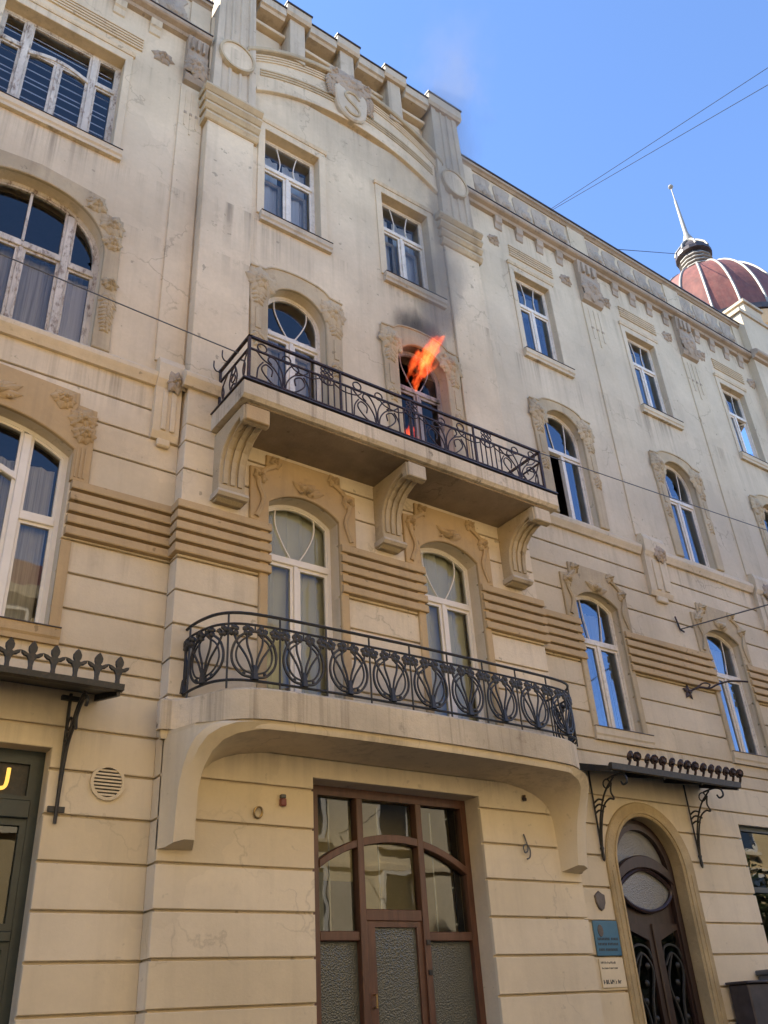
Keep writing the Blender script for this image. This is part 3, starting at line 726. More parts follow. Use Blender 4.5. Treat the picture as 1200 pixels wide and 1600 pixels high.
def arch_surround(op, y, seed):
    """shaped second floor surround: shoulders, arched crown, legs to the string course"""
    c, s = op.c, 0.93
    zb = op.z0
    out = [(c-s+0.07, zb), (c-s+0.03, 11.6), (c-s+0.02, 12.2), (c-s, 12.3), (c-s, 13.02)]
    top = [(c-s+0.28, 13.05)]+[(c+0.62*math.sin(a), 13.06+0.17*math.cos(a)) for a in [(-1.35+2.7*i/10) for i in range(11)]]+[(c+s-0.28, 13.05)]
    rt = [(2*c-x, z) for x, z in out[::-1]]
    inner = shrink(op).over(zb)
    prism('window_surround', out+top+rt+[p for p in inner[::-1]], y-0.05, y+0.01, M['stucco'], B, 0.012)
    path = [Vector((x, y-0.055, z+0.0)) for x, z in [out[-1]]+top+[rt[0]]]
    tube('surround_edge', path, 0.022, M['stucco'], B, 5)
    for sg in (-1, 1):
        carved_flower('carved_flower', c+sg*0.72, 12.70, y-0.05, 0.60, 0.72, M['stucco'], B, seed+sg, (0, 360), 11, 4)
        garland('carved_leaf_drop', c+sg*0.77, 12.45, y-0.045, 0.28, M['stucco'], B, seed+3+sg, 0.24)
        garland('carved_leaf_drop', c+sg*0.77, 11.55, y-0.045, 0.3, M['stucco'], B, seed+9+sg, 0.2)
        box('surround_fillet', c+sg*0.77-0.05, c+sg*0.77+0.05, y-0.066, y-0.045, 11.65, 12.1, M['stucco'], B, 0.006)
for i, o in enumerate(C2): arch_surround(o, YF, 60+20*i)
for i, o in enumerate(R2): arch_surround(o, 0.0, 120+20*i)
def crown_surround(op, y, seed, mat, ztop=9.18):
    """first floor surround: stepped flat crown, flaring shoulders, narrow legs below the rib band"""
    c = op.c; h = op.hw; zb = op.z0+0.0
    L = [(c-h-0.13, zb), (c-h-0.13, 7.98), (c-h-0.30, 8.0), (c-h-0.31, 8.90), (c-h-0.05, 8.93), (c-h-0.04, ztop)]
    Rr = [(2*c-x, z) for x, z in L[::-1]]
    prism('window_surround', L+Rr+shrink(op).over(zb)[::-1], y-0.045, y+0.01, mat, B, 0.012)
    for sg in (-1, 1):
        # twisted flaring ribbon
        pts = spline([(c+sg*(h+0.20), y-0.05, 8.05), (c+sg*(h+0.10), y-0.06, 8.35), (c+sg*(h+0.18), y-0.06, 8.62), (c+sg*(h+0.10), y-0.06, 8.85), (c+sg*(h-0.10), y-0.06, 9.0)], 5)
        tube('carved_ribbon', pts, 0.04, mat, B, 6)
        carved_flower('carved_bud', c+sg*(h-0.10), ztop-0.12, y-0.05, 0.24, 0.26, mat, B, seed+sg, (0, 360), 6, 1)
        carved_flower('carved_bud', c+sg*(h+0.16), 8.74, y-0.05, 0.26, 0.30, mat, B, seed+4+sg, (0, 360), 6, 1)
    carved_flower('carved_leaves', c+0.02, 8.70, y-0.05, 0.66, 0.28, mat, B, seed+7, (10, 170), 8, 2)
for i, o in enumerate(C1): crown_surround(o, YC, 200+10*i, M['ochre'])
for i, o in enumerate(R1): crown_surround(o, 0.0, 230+10*i, M['stucco'])
# left wing surrounds, wider and stepped at the shoulders
def wide_surround(op, y, z0, steps, seed, mat):
    inner = shrink(op).over(z0); c = op.c
    L = [(2*c-x, z) for x, z in steps]; 
    pts = [(x, z) for x, z in L]+[(x, z) for x, z in steps[::-1]]
    prism('window_surround', pts+inner[::-1], y-0.05, y+0.01, mat, B, 0.012)
    for sg in (-1, 1):
        for k, (dx, z, w_, h_) in enumerate(((1.18, 12.72 if z0 > 9 else 8.92, 0.42, 0.5), (0.90, 13.02 if z0 > 9 else 9.18, 0.38, 0.36), (1.22, 12.35 if z0 > 9 else 8.72, 0.36, 0.36))):
            carved_flower('carved_flower', c+sg*dx, z, y-0.05, w_, h_, mat, B, seed+k*3+sg, (0, 360), 10, 4)
        if z0 > 9:
            garland('carved_leaf_drop', c+sg*1.27, 11.3, y-0.045, 0.75, mat, B, seed+20+sg, 0.22)
            carved_flower('carved_flower', c+sg*1.27, 11.5, y-0.05, 0.3, 0.25, mat, B, seed+30+sg)
        else:
            for q in range(3): box('surround_fillet', c+sg*(1.17+0.055*q)-0.012, c+sg*(1.17+0.055*q)+0.012, y-0.062, y-0.045, 8.02, 8.5, mat, B)
    if z0 < 9: carved_flower('carved_leaves', c, 8.95, y-0.05, 0.9, 0.34, mat, B, seed+50, (10, 170), 9, 3)
wide_surround(L2, 0.0, 10.24, [(2.84, 10.24), (2.80, 12.91), (2.48, 12.93), (2.47, 13.24), (1.45, 13.36)], 300, M['stucco'])
wide_surround(L1, 0.0, 7.97, [(2.80, 7.97), (2.79, 9.15), (2.54, 9.17), (2.53, 9.36), (1.43, 9.42)], 340, M['ochre'])
for sg in (-1, 1): box('surround_leg', L1.c+sg*1.13-(0 if sg > 0 else 0.13), L1.c+sg*1.13+(0.13 if sg > 0 else 0), -0.03, 0.01, 5.92, 7.1, M['ochre'], B)

# sills
def sill(op, y, z, mat, l=0.10, r_=0.18, h=0.20, out=0.11):
    profx('window_sill', [(y+0.3, z), (y-out, z), (y-out, z-h*0.55), (y-out*0.75, z-h*0.7), (y-out*0.7, z-h), (y+0.01, z-h)], op.x0-l, op.x1+r_, mat, B)
    box('flashing', op.x0-l, op.x1+r_, y-out-0.015, y+0.02, z+0.001, z+0.013, M['tin'], B)
for o in C3: sill(o, YF, 14.43, M['stone'], 0.09, 0.20)
for o in R3: sill(o, 0.0, 14.44, M['wallr'], 0.14, 0.22)
sill(L3, 0.0, 14.45, M['wall'], 0.15, 0.15)
for o in R1: sill(o, 0.0, 5.95, M['wallr'], 0.12, 0.22, 0.22, 0.07)
sill(L1, 0.0, 5.91, M['ochre'], 0.14, 0.14, 0.2, 0.07)
# ------------------------------------------------------------------ windows
def curtain(parent, x0, x1, z0, z1, y, mat, seed=0):
    rg = random.Random(seed); n = max(6, int((x1-x0)/0.045)); v = []; f = []
    ph = rg.uniform(0, 6)
    for i in range(n+1):
        x = x0+(x1-x0)*i/n; yy = y+0.022*math.sin(i*1.15+ph)+0.012*math.sin(i*2.3+ph*2)
        v += [(x, yy, z0), (x, yy*1.0, z1)]
    for i in range(n): f.append((2*i, 2*i+1, 2*i+3, 2*i+2))
    return pdata('curtain', v, f, mat, parent, True)
def sash(parent, x0, x1, z0, z1, y, mat, gm, w_=0.05, hang=None, name='sash'):
    o = [(x0, z0), (x1, z0), (x1, z1), (x0, z1)]; i = [(x0+w_, z0+w_), (x1-w_, z0+w_), (x1-w_, z1-w_), (x0+w_, z1-w_)]
    a = ring(name, o, i, y, y+0.05, mat, parent)
    b = flat('pane', i, y+0.025, gm, parent)
    return a, b
def double_window(op, yf, zt, fm, gm, bars=None, seed=0, cur=0.35, open_leaf=None, label=None, blind=False, parent=B, inner=True, sootpane=False):
    """framed window: arched or square light over two casements, with glazing bars and curtains"""
    Wn = empty('window', parent)
    if label: Wn['label'] = label
    rg = random.Random(seed)
    ring('frame', op.outline(-0.015), op.outline(0.055), yf, yf+0.10, fm, Wn)
    x0, x1 = op.x0+0.055, op.x1-0.055; z0 = op.z0+0.055
    box('transom', x0, x1, yf-0.02, yf+0.09, zt-0.05, zt+0.05, fm, Wn, 0.008)
    box('mullion', op.c-0.035, op.c+0.035, yf-0.012, yf+0.085, z0, zt-0.05, fm, Wn, 0.006)
    up = inset_poly(clip_z(op.outline(0.05), zt+0.045, True), 0.0)
    flat('pane', clip_x(clip_z(up, zt+0.5, False), op.c+0.18, True) if sootpane else up, yf+0.045, gm, Wn)
    # thin beading of the top light
    upi = inset_poly(up, 0.028); ring('bead', up, upi, yf+0.012, yf+0.06, fm, Wn)
    for k, (a, b) in enumerate(((x0, op.c-0.035), (op.c+0.035, x1))):
        if open_leaf == k: 
            # casement swung inwards
            ln = b-a; s = empty('open_sash', Wn)
            hx = b if k == 1 else a
            s1, s2 = sash(None, 0, ln, z0, zt-0.05, 0, fm, gm)
            for q in (s1, s2):
                q.parent = Wn; q.location = (hx, yf+0.04, 0); q.rotation_euler = (0, 0, R(180-62) if k == 1 else R(62))
            bpy.data.objects.remove(s)
            continue
        sash(Wn, a, b, z0, zt-0.05, yf+0.015, fm, gm)
    zt2 = op.z1
    if bars == 'lyre':
        for s in (-1, 1):
            p = [(op.c+s*op.hw*u, yf+0.03, zt+0.05+(op.z1-zt-0.10)*v) for u, v in ((0.10, 0.0), (0.30, 0.22), (0.52, 0.55), (0.56, 0.80), (0.50, 0.98))]
            tube('glazing_bar', spline(p, 5), 0.013, fm, Wn, 5)
    elif bars == 'wave':
        for s in (-1, 1):
            p = [(op.c+s*op.hw*u, yf+0.03, zt+0.05+(op.z1-zt-0.10)*v) for u, v in ((0.30, 0.0), (0.24, 0.35), (0.30, 0.7), (0.38, 1.0))]
            tube('glazing_bar', spline(p, 5), 0.013, fm, Wn, 5)
    elif bars == 'v':
        for s in (-1, 1):
            p = [(op.c+s*op.hw*u, yf+0.03, zt+0.05+(op.z1-zt-0.08)*v) for u, v in ((0.28, 0.0), (0.40, 0.5), (0.44, 0.9))]
            tube('glazing_bar', spline(p, 4), 0.013, fm, Wn, 5)
    if inner:       # inner casements of the box window
        yi = yf+0.20
        for a, b in ((x0, op.c-0.02), (op.c+0.02, x1)):
            o = [(a+0.01, z0), (b-0.01, z0), (b-0.01, zt-0.08), (a+0.01, zt-0.08)]
            ring('inner_sash', o, inset_poly(o, 0.06), yi, yi+0.04, M['white'], Wn)
    if cur:
        w_ = (x1-x0)*cur
        curtain(Wn, x0, x0+w_*rg.uniform(.6, 1.1), z0, op.z1-0.1 if op.zs >= op.z1 else op.zs, yf+0.30, M['curtain'], seed)
        curtain(Wn, x1-w_*rg.uniform(.7, 1.2), x1, z0, op.z1-0.1 if op.zs >= op.z1 else op.zs, yf+0.30, M['curtain'], seed+1)
    if blind:
        curtain(Wn, x0-0.1, x1+0.1, z0, op.z1, yf+0.19, M['blind'], seed)
    return Wn
YW = 0.0
for i, o in enumerate(C3): double_window(o, YW, 16.05, M['white'], M['glass'], 'wave', 10+i, 0.5)
for i, o in enumerate(C2): double_window(o, YW, 11.90, M['scorch'] if i else M['white'], M['sootglass'] if i else M['glass'], 'lyre', 20+i, 0.0 if i else 0.4, inner=not i, sootpane=bool(i), label='smoke filled balcony window with fire inside' if i else None)
for i, o in enumerate(C1): double_window(o, YW, 7.62, M['pvc'], M['glassc'], 'lyre', 30+i, 0.0, blind=True, inner=False)
for i, o in enumerate(R3): double_window(o, 0.14, 16.05, M['white'], M['glassr'], 'wave', 40+i, 0.42, open_leaf=1 if i == 2 else None, inner=i != 2)
for i, o in enumerate(R2): double_window(o, 0.14, 11.98, M['white'], M['glassr'], 'v', 50+i, 0.35 if i else 0.0, open_leaf=0 if i == 0 else None, inner=i != 0)
for i, o in enumerate(R1): double_window(o, 0.14, 7.66, M['white'], M['glassr'], 'v', 60+i, 0.45)
# char and glow behind the burning window
box('charred_lining', 7.45, 9.9, 1.2, 2.1, 9.5, 13.6, M['char'], B)

def tri_window(op, yf, ztm, zts, fm, gm, dx=0.57, head=0.0, seed=0, vertical=False, label=None):
    """three-light window of the left wing with heavy peeling mullions"""
    Wn = empty('window', B)
    if label: Wn['label'] = label
    out = op.outline(0.06)
    ring('frame', op.outline(-0.015), out, yf, yf+0.11, fm, Wn)
    m1, m2 = op.c-dx, op.c+dx; z0 = op.z0+0.06
    def top_at(x):
        best = op.z1-0.06
        for k in range(400):
            z = op.z1-0.06-k*0.01
            if op.half(z+0.05)-0.05 >= abs(x-op.c): return z
        return z0
    for m in (m1, m2): box('mullion', m-0.055, m+0.055, yf-0.02, yf+0.10, z0, top_at(abs(m-op.c)+op.c+0.05), fm, Wn, 0.01)
    sx = (out[0][0], out[1][0])
    lights = ((sx[0], m1-0.055, zts), (m1+0.055, m2-0.055, ztm), (m2+0.055, sx[1], zts))
    for k, (a, b, zt) in enumerate(lights):
        if head and k == 1:
            n = 12; lo = [(a+(b-a)*i/n, zt-0.05+head*math.sin(math.pi*i/n)) for i in range(n+1)]; hi = [(x, z+0.09) for x, z in lo]
            prism('transom', lo+hi[::-1], yf-0.01, yf+0.095, fm, Wn, 0.008)
        else:
            box('transom', a, b, yf-0.012, yf+0.095, zt-0.05, zt+0.05, fm, Wn, 0.008)
        up = clip_x(clip_x(clip_z(out, zt+0.05, True), a, True), b, False)
        if len(up) > 2:
            flat('pane', inset_poly(up, 0.02), yf+0.05, gm, Wn); ring('bead', up, inset_poly(up, 0.035), yf+0.01, yf+0.07, fm, Wn)
        if k == 1:
            for aa, bb in ((a, op.c-0.03), (op.c+0.03, b)):
                zz = zt-0.05+(head*0.75 if head else 0)
                sash(Wn, aa, bb, z0, zz, yf+0.02, fm, gm, 0.045)
            box('mullion', op.c-0.03, op.c+0.03, yf, yf+0.085, z0, zt-0.05+head*0.9, fm, Wn, 0.006)
        else:
            sash(Wn, a, b, z0, zt-0.05, yf+0.02, fm, gm, 0.04)
    if vertical: box('glazing_bar', op.c-0.02, op.c+0.02, yf+0.01, yf+0.07, ztm+0.05, op.z1-0.07, fm, Wn)
    return Wn
w3 = tri_window(L3, 0.2, 16.15, 16.20, M['peel'], M['glass'], 0.57, 0.14, 1)
for k in range(13):           # slatted blind behind the top floor window
    z = 14.60+k*0.18+0.03*(k % 3); pdata('blind_slat', [(0.5, 0.345, z), (2.36, 0.345, z-0.02), (2.36, 0.37, z+0.045), (0.5, 0.37, z+0.065)], [(0, 1, 2, 3)], M['curtain'], w3)
w2 = tri_window(L2, 0.2, 11.86, 11.80, M['peel'], M['glass'], 0.62, 0.0, 2, True)
curtain(w2, 0.45, 1.0, 10.3, 12.2, 0.42, M['drape'], 3); curtain(w2, 1.2, 2.45, 10.3, 11.9, 0.44, M['drape'], 4); curtain(w2, 2.16, 2.5, 10.3, 11.7, 0.40, M['curtain'], 5)
w1 = tri_window(L1, 0.2, 7.95, 7.42, M['pvc'], M['glass'], 0.58, 0.16, 6)
curtain(w1, 0.4, 2.46, 6.0, 8.3, 0.40, M['drape'], 7)

# ------------------------------------------------------------------ ground floor entrance of the centre
M['cream_in'] = plaster('vestibule_render', (0.66, 0.56, 0.36), streak=0, grime=0.05, chips=0)
D = empty('entrance_door', B)
yd = 0.08
def arcpts(x0, x1, z, top, n=22, th=0.0):
    c = (x0+x1)/2; hc = (x1-x0)/2; h = top-z; rad = (hc*hc+h*h)/(2*h); zc = top-rad
    return [(x0+(x1-x0)*i/n, zc+math.sqrt(max(0, rad*rad-(x0+(x1-x0)*i/n-c)**2))+th) for i in range(n+1)]
for a, b, c_, d_ in ((6.0, 6.30, 0.1, 4.46), (8.74, 8.9, 0.1, 4.46)): box('frame', a, b, yd, yd+0.14, c_, d_, M['wood'], D)
box('frame', 6.30, 8.74, yd, yd+0.14, 4.34, 4.5, M['wood'], D)
for x in (6.94, 7.94): box('mullion', x-0.05, x+0.05, yd-0.03, yd+0.13, 0.1, 4.34, M['wood'], D, 0.01)
lo = arcpts(6.2, 8.85, 3.36, 3.80); hi = arcpts(6.2, 8.85, 3.36, 3.80, th=0.10)
for a, b in ((6.30, 6.89), (6.99, 7.89), (7.99, 8.74)):
    seg = [p for p in lo if a < p[0] < b]; sg2 = [p for p in hi if a < p[0] < b]
    def ev(P, x):
        for (xa, za), (xb, zb) in zip(P, P[1:]):
            if xa <= x <= xb: return za+(zb-za)*(x-xa)/(xb-xa)
    seg = [(a, ev(lo, a))]+seg+[(b, ev(lo, b))]; sg2 = [(a, ev(hi, a))]+sg2+[(b, ev(hi, b))]
    prism('arched_rail', seg+sg2[::-1], yd-0.02, yd+0.12, M['wood'], D, 0.01)
for a, b in ((6.30, 6.89), (7.99, 8.74)):
    box('rail', a, b, yd, yd+0.12, 2.60, 2.71, M['wood'], D, 0.01)
    box('rail', a, b, yd, yd+0.12, 0.15, 0.5, M['wood'], D, 0.01)
    flat('pane', [(a, 0.5), (b, 0.5), (b, 2.60), (a, 2.60)], yd+0.07, M['frost'], D)
    flat('pane', [(a, 2.71), (b, 2.71), (b, 4.34), (a, 4.34)], yd+0.07, M['shopglass'], D)
box('rail', 6.99, 7.89, yd-0.01, yd+0.12, 2.83, 2.97, M['wood'], D, 0.01)
flat('pane', [(6.99, 2.97), (7.89, 2.97), (7.89, 4.34), (6.99, 4.34)], yd+0.07, M['shopglass'], D)
o4 = [(6.99, 0.12), (7.89, 0.12), (7.89, 2.83), (6.99, 2.83)]; i4 = [(7.13, 0.4), (7.80, 0.4), (7.80, 2.76), (7.13, 2.76)]
ring('door_leaf', o4, i4, yd+0.01, yd+0.07, M['wood'], D); flat('pane', i4, yd+0.04, M['frost'], D)
M['brass'] = simple('old_brass', (0.35, 0.24, 0.10), 0.35, metal=0.9, var=0.2)
tube('door_handle', [(7.06, yd-0.0, 2.0), (7.06, yd-0.06, 2.0), (7.06, yd-0.06, 1.86), (7.06, yd, 1.86)], 0.012, M['brass'], D)
for z in (2.55, 2.2): box('hinge', 7.91, 7.97, yd-0.05, yd-0.028, z, z+0.06, M['iron2'], D)
for x, zb in ((6.62, 2.72), (7.42, 2.98), (8.36, 2.72)):      # pendant cord lights hang behind the glass
    tube('cord', [(x, 0.34, zb), (x, 0.34, 4.3)], 0.012, M['curtain'], D, 5)
box('vestibule_wall', 5.2, 9.6, 1.4, 1.5, 0.1, 4.7, M['cream_in'], B)
for x0, x1 in ((7.15, 7.75),): box('vestibule_door', x0, x1, 1.36, 1.40, 0.1, 3.5, M['dark'], B)
for x0, x1 in ((7.08, 7.15), (7.75, 7.82)): box('vestibule_door_frame', x0, x1, 1.33, 1.40, 0.1, 3.6, M['curtain'], B)

# ------------------------------------------------------------------ arched house door
H = empty('house_door', B)
rd_out = Op(11.60, 13.78, 0.0, 4.73, 3.66, 2.0)
prism('portal_surround', [(rd_out.x0, 0.0)]+rd_out.over(0.3)+[(rd_out.x1, 0.0), (RD.x1-0.012, 0.0)]+shrink(RD, 0.012).over(0.3)[::-1]+[(RD.x0+0.012, 0.0)], -0.05, 0.19, M['portal'], B, 0.02)
mo = Op(11.775, 13.555, 0.0, 4.57, 3.66, 2.0); mi = Op(11.815, 13.515, 0.0, 4.53, 3.66, 2.0)
prism('portal_bead', mo.over(0.3)+mi.over(0.3)[::-1], -0.075, -0.04, M['portal'], B, 0.008)
for s, x in ((-1, 11.70), (1, 13.67)):
    box('portal_fillet', x-0.035, x+0.035, -0.062, -0.045, 0.6, 3.6, M['portal'], B, 0.006)
yh = 0.18
ring('frame', RD.outline(-0.01), RD.outline(0.13), yh, yh+0.12, M['darkwood'], H)
ring('inner_frame', RD.outline(0.10), RD.outline(0.19), yh-0.04, yh+0.08, M['darkwood'], H)
flat('transom_light', clip_z(RD.outline(0.18), 3.70, True), yh+0.05, M['frost2'], H)
bow = arcpts(11.967, 13.363, 3.62, 3.90, 16); bow2 = arcpts(11.967, 13.363, 3.44, 3.70, 16)
prism('curved_transom', bow2+bow[::-1], yh-0.06, yh+0.09, M['darkwood'], H, 0.015)
tri = [(11.967, 3.46)]+bow2+[(13.363, 3.46)]
ov = spline([(12.055, 3.42, 0), (12.665, 3.69, 0), (13.275, 3.42, 0), (13.134, 3.16, 0), (12.665, 3.04, 0), (12.196, 3.16, 0)], 6, True)
ovp = [(p.x, p.y) for p in ov]
flat('oval_light', ovp, yh+0.03, M['frost2'], H)
bm = bmesh.new(); bm_tube([(x, yh, z) for x, z in ovp], 0.035, 6, bm, True); bm_obj('oval_frame', bm, M['darkwood'], H, True)
pts = [(11.967, 2.86)]+[(11.967, 3.46)]+ovp[0:1]
prism('head_panel', [(11.946, 2.86), (13.384, 2.86), (13.384, 3.60), (11.946, 3.60)], yh+0.045, yh+0.09, M['darkwood'], H)
for s, a, b in ((0, 11.946, 12.643), (1, 12.687, 13.384)):
    o = [(a, 0.08), (b, 0.08), (b, 2.86), (a, 2.86)]
    i = [(a+0.12, 0.9), (b-0.12, 0.9), (b-0.12, 2.62 if s == 0 else 2.78), (a+0.12, 2.78 if s == 0 else 2.62)]
    ring('door_leaf', o, i, yh+0.0, yh+0.07, M['darkwood'], H); flat('pane', i, yh+0.05, M['shopglass'], H)
    cx = (a+b)/2; bm = bmesh.new()
    bm_tube(spline([(a+0.12, yh+0.02, 2.40), (a+0.18, yh+0.02, 2.52), (cx, yh+0.02, 2.56), (b-0.18, yh+0.02, 2.50), (b-0.12, yh+0.02, 2.36)], 5), 0.022, 5, bm)
    bm_tube(spline([(a+0.14, yh+0.02, 2.26), (cx, yh+0.02, 2.44), (b-0.14, yh+0.02, 2.2), (cx+0.06, yh+0.02, 1.7), (cx, yh+0.02, 1.0)], 6), 0.022, 5, bm)
    bm_tube(spline([(cx, yh+0.02, 2.44), (a+0.15, yh+0.02, 2.0), (cx-0.05, yh+0.02, 1.5), (a+0.16, yh+0.02, 1.0)], 6), 0.02, 5, bm)
    for q in range(5): bm_boss((cx+0.1*math.sin(q*2.1), yh+0.02, 1.3+q*0.24), 0.05, 0.04, bm)
    bm_obj('door_grille', bm, M['iron2'], H, True)
prism('astragal', [(12.627, 0.1), (12.703, 0.1), (12.703, 2.86), (12.627, 2.86)], yh-0.03, yh+0.03, M['darkwood'], H, 0.01)
tube('door_handle', [(12.752, yh, 1.35), (12.752, yh-0.06, 1.35), (12.752, yh-0.06, 1.2)], 0.013, M['brass'], H)

# ------------------------------------------------------------------ shop windows
S = empty('shop_window', B)
ys = 0.22
ring('frame', LS.outline(-0.01), LS.outline(0.10), ys, ys+0.12, M['shopgreen'], S)
box('transom', 0.15, 2.70, ys-0.04, ys+0.1, 3.80, 3.99, M['shopgreen'], S, 0.01)
box('rail', 0.15, 2.70, ys-0.02, ys+0.1, 2.60, 2.70, M['shopgreen'], S, 0.01)
for x in (1.4,): box('mullion', x-0.05, x+0.05, ys-0.02, ys+0.1, 0.5, 4.43, M['shopgreen'], S, 0.01)
for a, b in ((0.15, 1.35), (1.45, 2.70)):
    o = [(a, 2.70), (b, 2.70), (b, 3.80), (a, 3.80)]; ring('sash', o, inset_poly(o, 0.07), ys+0.01, ys+0.08, M['shopgreen'], S); flat('pane', inset_poly(o, 0.06), ys+0.05, M['shopglass'], S)
    o = [(a, 0.5), (b, 0.5), (b, 2.60), (a, 2.60)]; ring('sash', o, inset_poly(o, 0.07), ys+0.01, ys+0.08, M['shopgreen'], S); flat('pane', inset_poly(o, 0.06), ys+0.05, M['shopglass'], S)
    o = [(a, 3.99), (b, 3.99), (b, 4.43), (a, 4.43)]; ring('sign_frame', o, inset_poly(o, 0.05), ys-0.005, ys+0.06, M['shopgreen'], S); flat('sign_board', inset_poly(o, 0.045), ys+0.04, M['iron2'], S)
M['lit'] = emit('lit_yellow_sign', (1.0, 0.55, 0.10), 0.42)
lp = spline([(2.27, ys+0.0, 4.12), (2.36, ys+0.0, 4.10), (2.42, ys+0.0, 4.14), (2.43, ys+0.0, 4.32)], 5)
tube('lit_letter', lp, 0.022, M['lit'], S)
tube('lit_letter', spline([(2.02, ys, 4.32), (2.02, ys, 4.16), (2.08, ys, 4.1), (2.15, ys, 4.16), (2.15, ys, 4.32)], 5), 0.022, M['lit'], S)
S2 = empty('shop_window', B)
ring('frame', RS.outline(-0.01), RS.outline(0.09), 0.10, 0.22, M['shopgreen'], S2)
box('transom', 15.54, 19.11, 0.09, 0.2, 3.40, 3.49, M['shopgreen'], S2)
for x in (16.8, 18.0): box('mullion', x-0.04, x+0.04, 0.09, 0.2, 0.59, 4.47, M['shopgreen'], S2)
for a, b in ((15.54, 16.76), (16.84, 17.96), (18.04, 19.11)):
    flat('pane', [(a, 0.59), (b, 0.59), (b, 3.40), (a, 3.40)], 0.15, M['shopglass'], S2); flat('pane', [(a, 3.49), (b, 3.49), (b, 4.47), (a, 4.47)], 0.15, M['shopglass'], S2)
# ------------------------------------------------------------------ upper balcony (slab and corbels belong to the building)
UB = empty('balcony', B); UB['label'] = 'upper straight balcony slab on three scrolled corbels'
profx('slab', [(-0.2, 9.29), (-1.22, 9.28), (-1.27, 9.33), (-1.27, 9.55), (-0.2, 9.58)], 4.38, 10.52, M['slab'], UB)
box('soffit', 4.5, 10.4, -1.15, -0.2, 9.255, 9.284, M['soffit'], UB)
box('floor_plate', 4.36, 10.54, -1.29, -0.2, 9.581, 9.605, M['tin'], UB)
def corbel(x0, x1):
    cv = [(0.47, 8.17), (0.44, 8.32), (0.44, 8.52), (0.47, 8.70), (0.55, 8.86), (0.69, 8.98), (0.86, 9.05), (1.02, 9.08)]
    pr = [(-0.2, 9.24), (-1.13, 9.24), (-1.15, 9.21), (-1.15, 9.0), (-1.12, 8.97), (-1.04, 8.97)]+[(-a, b) for a, b in cv[::-1]]+[(-0.42, 8.11), (-0.34, 8.07), (-0.2, 8.10)]
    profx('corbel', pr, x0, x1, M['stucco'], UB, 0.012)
    w_ = x1-x0
    for k in range(3):      # raised fillets on the curved face
        a = x0+w_*(0.14+0.28*k); bm = bmesh.new()
        for (d0, z0), (d1, z1) in zip(cv[1:], cv[2:]):
            n = Vector((z1-z0, -(d1-d0))).normalized()*0.03
            q = [(-d0, z0), (-d1, z1), (-d1-n.x, z1+n.y), (-d0-n.x, z0+n.y)]
            L = [bm.verts.new((a, y, z)) for y, z in q]; Q = [bm.verts.new((a+w_*0.16, y, z)) for y, z in q]
            bm.faces.new(L); bm.faces.new(Q[::-1])
            for i in range(4): bm.faces.new((L[i], L[(i+1) % 4], Q[(i+1) % 4], Q[i]))
        bmesh.ops.remove_doubles(bm, verts=bm.verts, dist=1e-4)
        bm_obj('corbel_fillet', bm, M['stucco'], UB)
    profx('corbel_foot', [(-0.2, 8.20), (-0.50, 8.20), (-0.52, 8.15), (-0.48, 8.11), (-0.2, 8.11)], x0-0.03, x1+0.03, M['stone'], UB)
    box('corbel_block', x0+0.02, x1-0.02, -1.19, -1.13, 8.97, 9.22, M['ochre'] if x0 < 5 else M['stone'], UB, 0.012)
for a, b in ((4.45, 4.86), (7.26, 7.64), (9.97, 10.37)): corbel(a, b)

RL = empty('balcony_railing'); tag(RL, 'rusty wrought iron railing of straight bars and scrolls on upper balcony', 'railing')
X0, X1, YR = 4.48, 10.32, -1.2
path = [(X0, -0.24), (X0, YR), (X1, YR), (X1, -0.24)]
for nm, z, r in (('top_rail', 10.44, 0.022), ('middle_rail', 10.22, 0.015), ('bottom_rail', 9.70, 0.013), ('base_rail', 9.63, 0.015)):
    bm = bmesh.new()
    for (xa, ya), (xb, yb) in zip(path, path[1:]):
        d = Vector((xb-xa, yb-ya)).normalized()*r
        bm_box(min(xa, xb)-r, max(xa, xb)+r, min(ya, yb)-r, max(ya, yb)+r, z-r*0.8, z+r*0.8, 0, bm)
    bm_obj(nm, bm, M['iron'], RL)
for x in (X0, X1): box('post', x-0.02, x+0.02, YR-0.02, YR+0.02, 9.60, 10.44, M['iron'], RL)
for x in (X0, X1): box('post', x-0.016, x+0.016, -0.29, -0.255, 9.60, 10.44, M['iron'], RL)
for x in (6.05, 7.40, 8.75): box('post', x-0.014, x+0.014, YR-0.014, YR+0.014, 9.60, 10.44, M['iron'], RL)
def bar(x, z0=9.70, z1=10.22): box('baluster', x-0.008, x+0.008, YR-0.008, YR+0.008, z0, z1, M['iron'], RL)
def iron_curves(name, curves, mp, r, parent, mat, m=6, n=5):
    bm = bmesh.new()
    for c in curves:
        cl = c[0] == 'o'; p = spline([mp(u, z) for u, z in (c[1:] if cl else c)], m, cl)
        bm_tube(p, r, n, bm, cl)
    return bm_obj(name, bm, mat, parent, True)
def circ(u, z, r, k=8, a0=0, a1=360):
    return [(u+r*math.cos(R(a0+(a1-a0)*i/k)), z+r*math.sin(R(a0+(a1-a0)*i/k))) for i in range(k+(0 if a1-a0 == 360 else 1))]
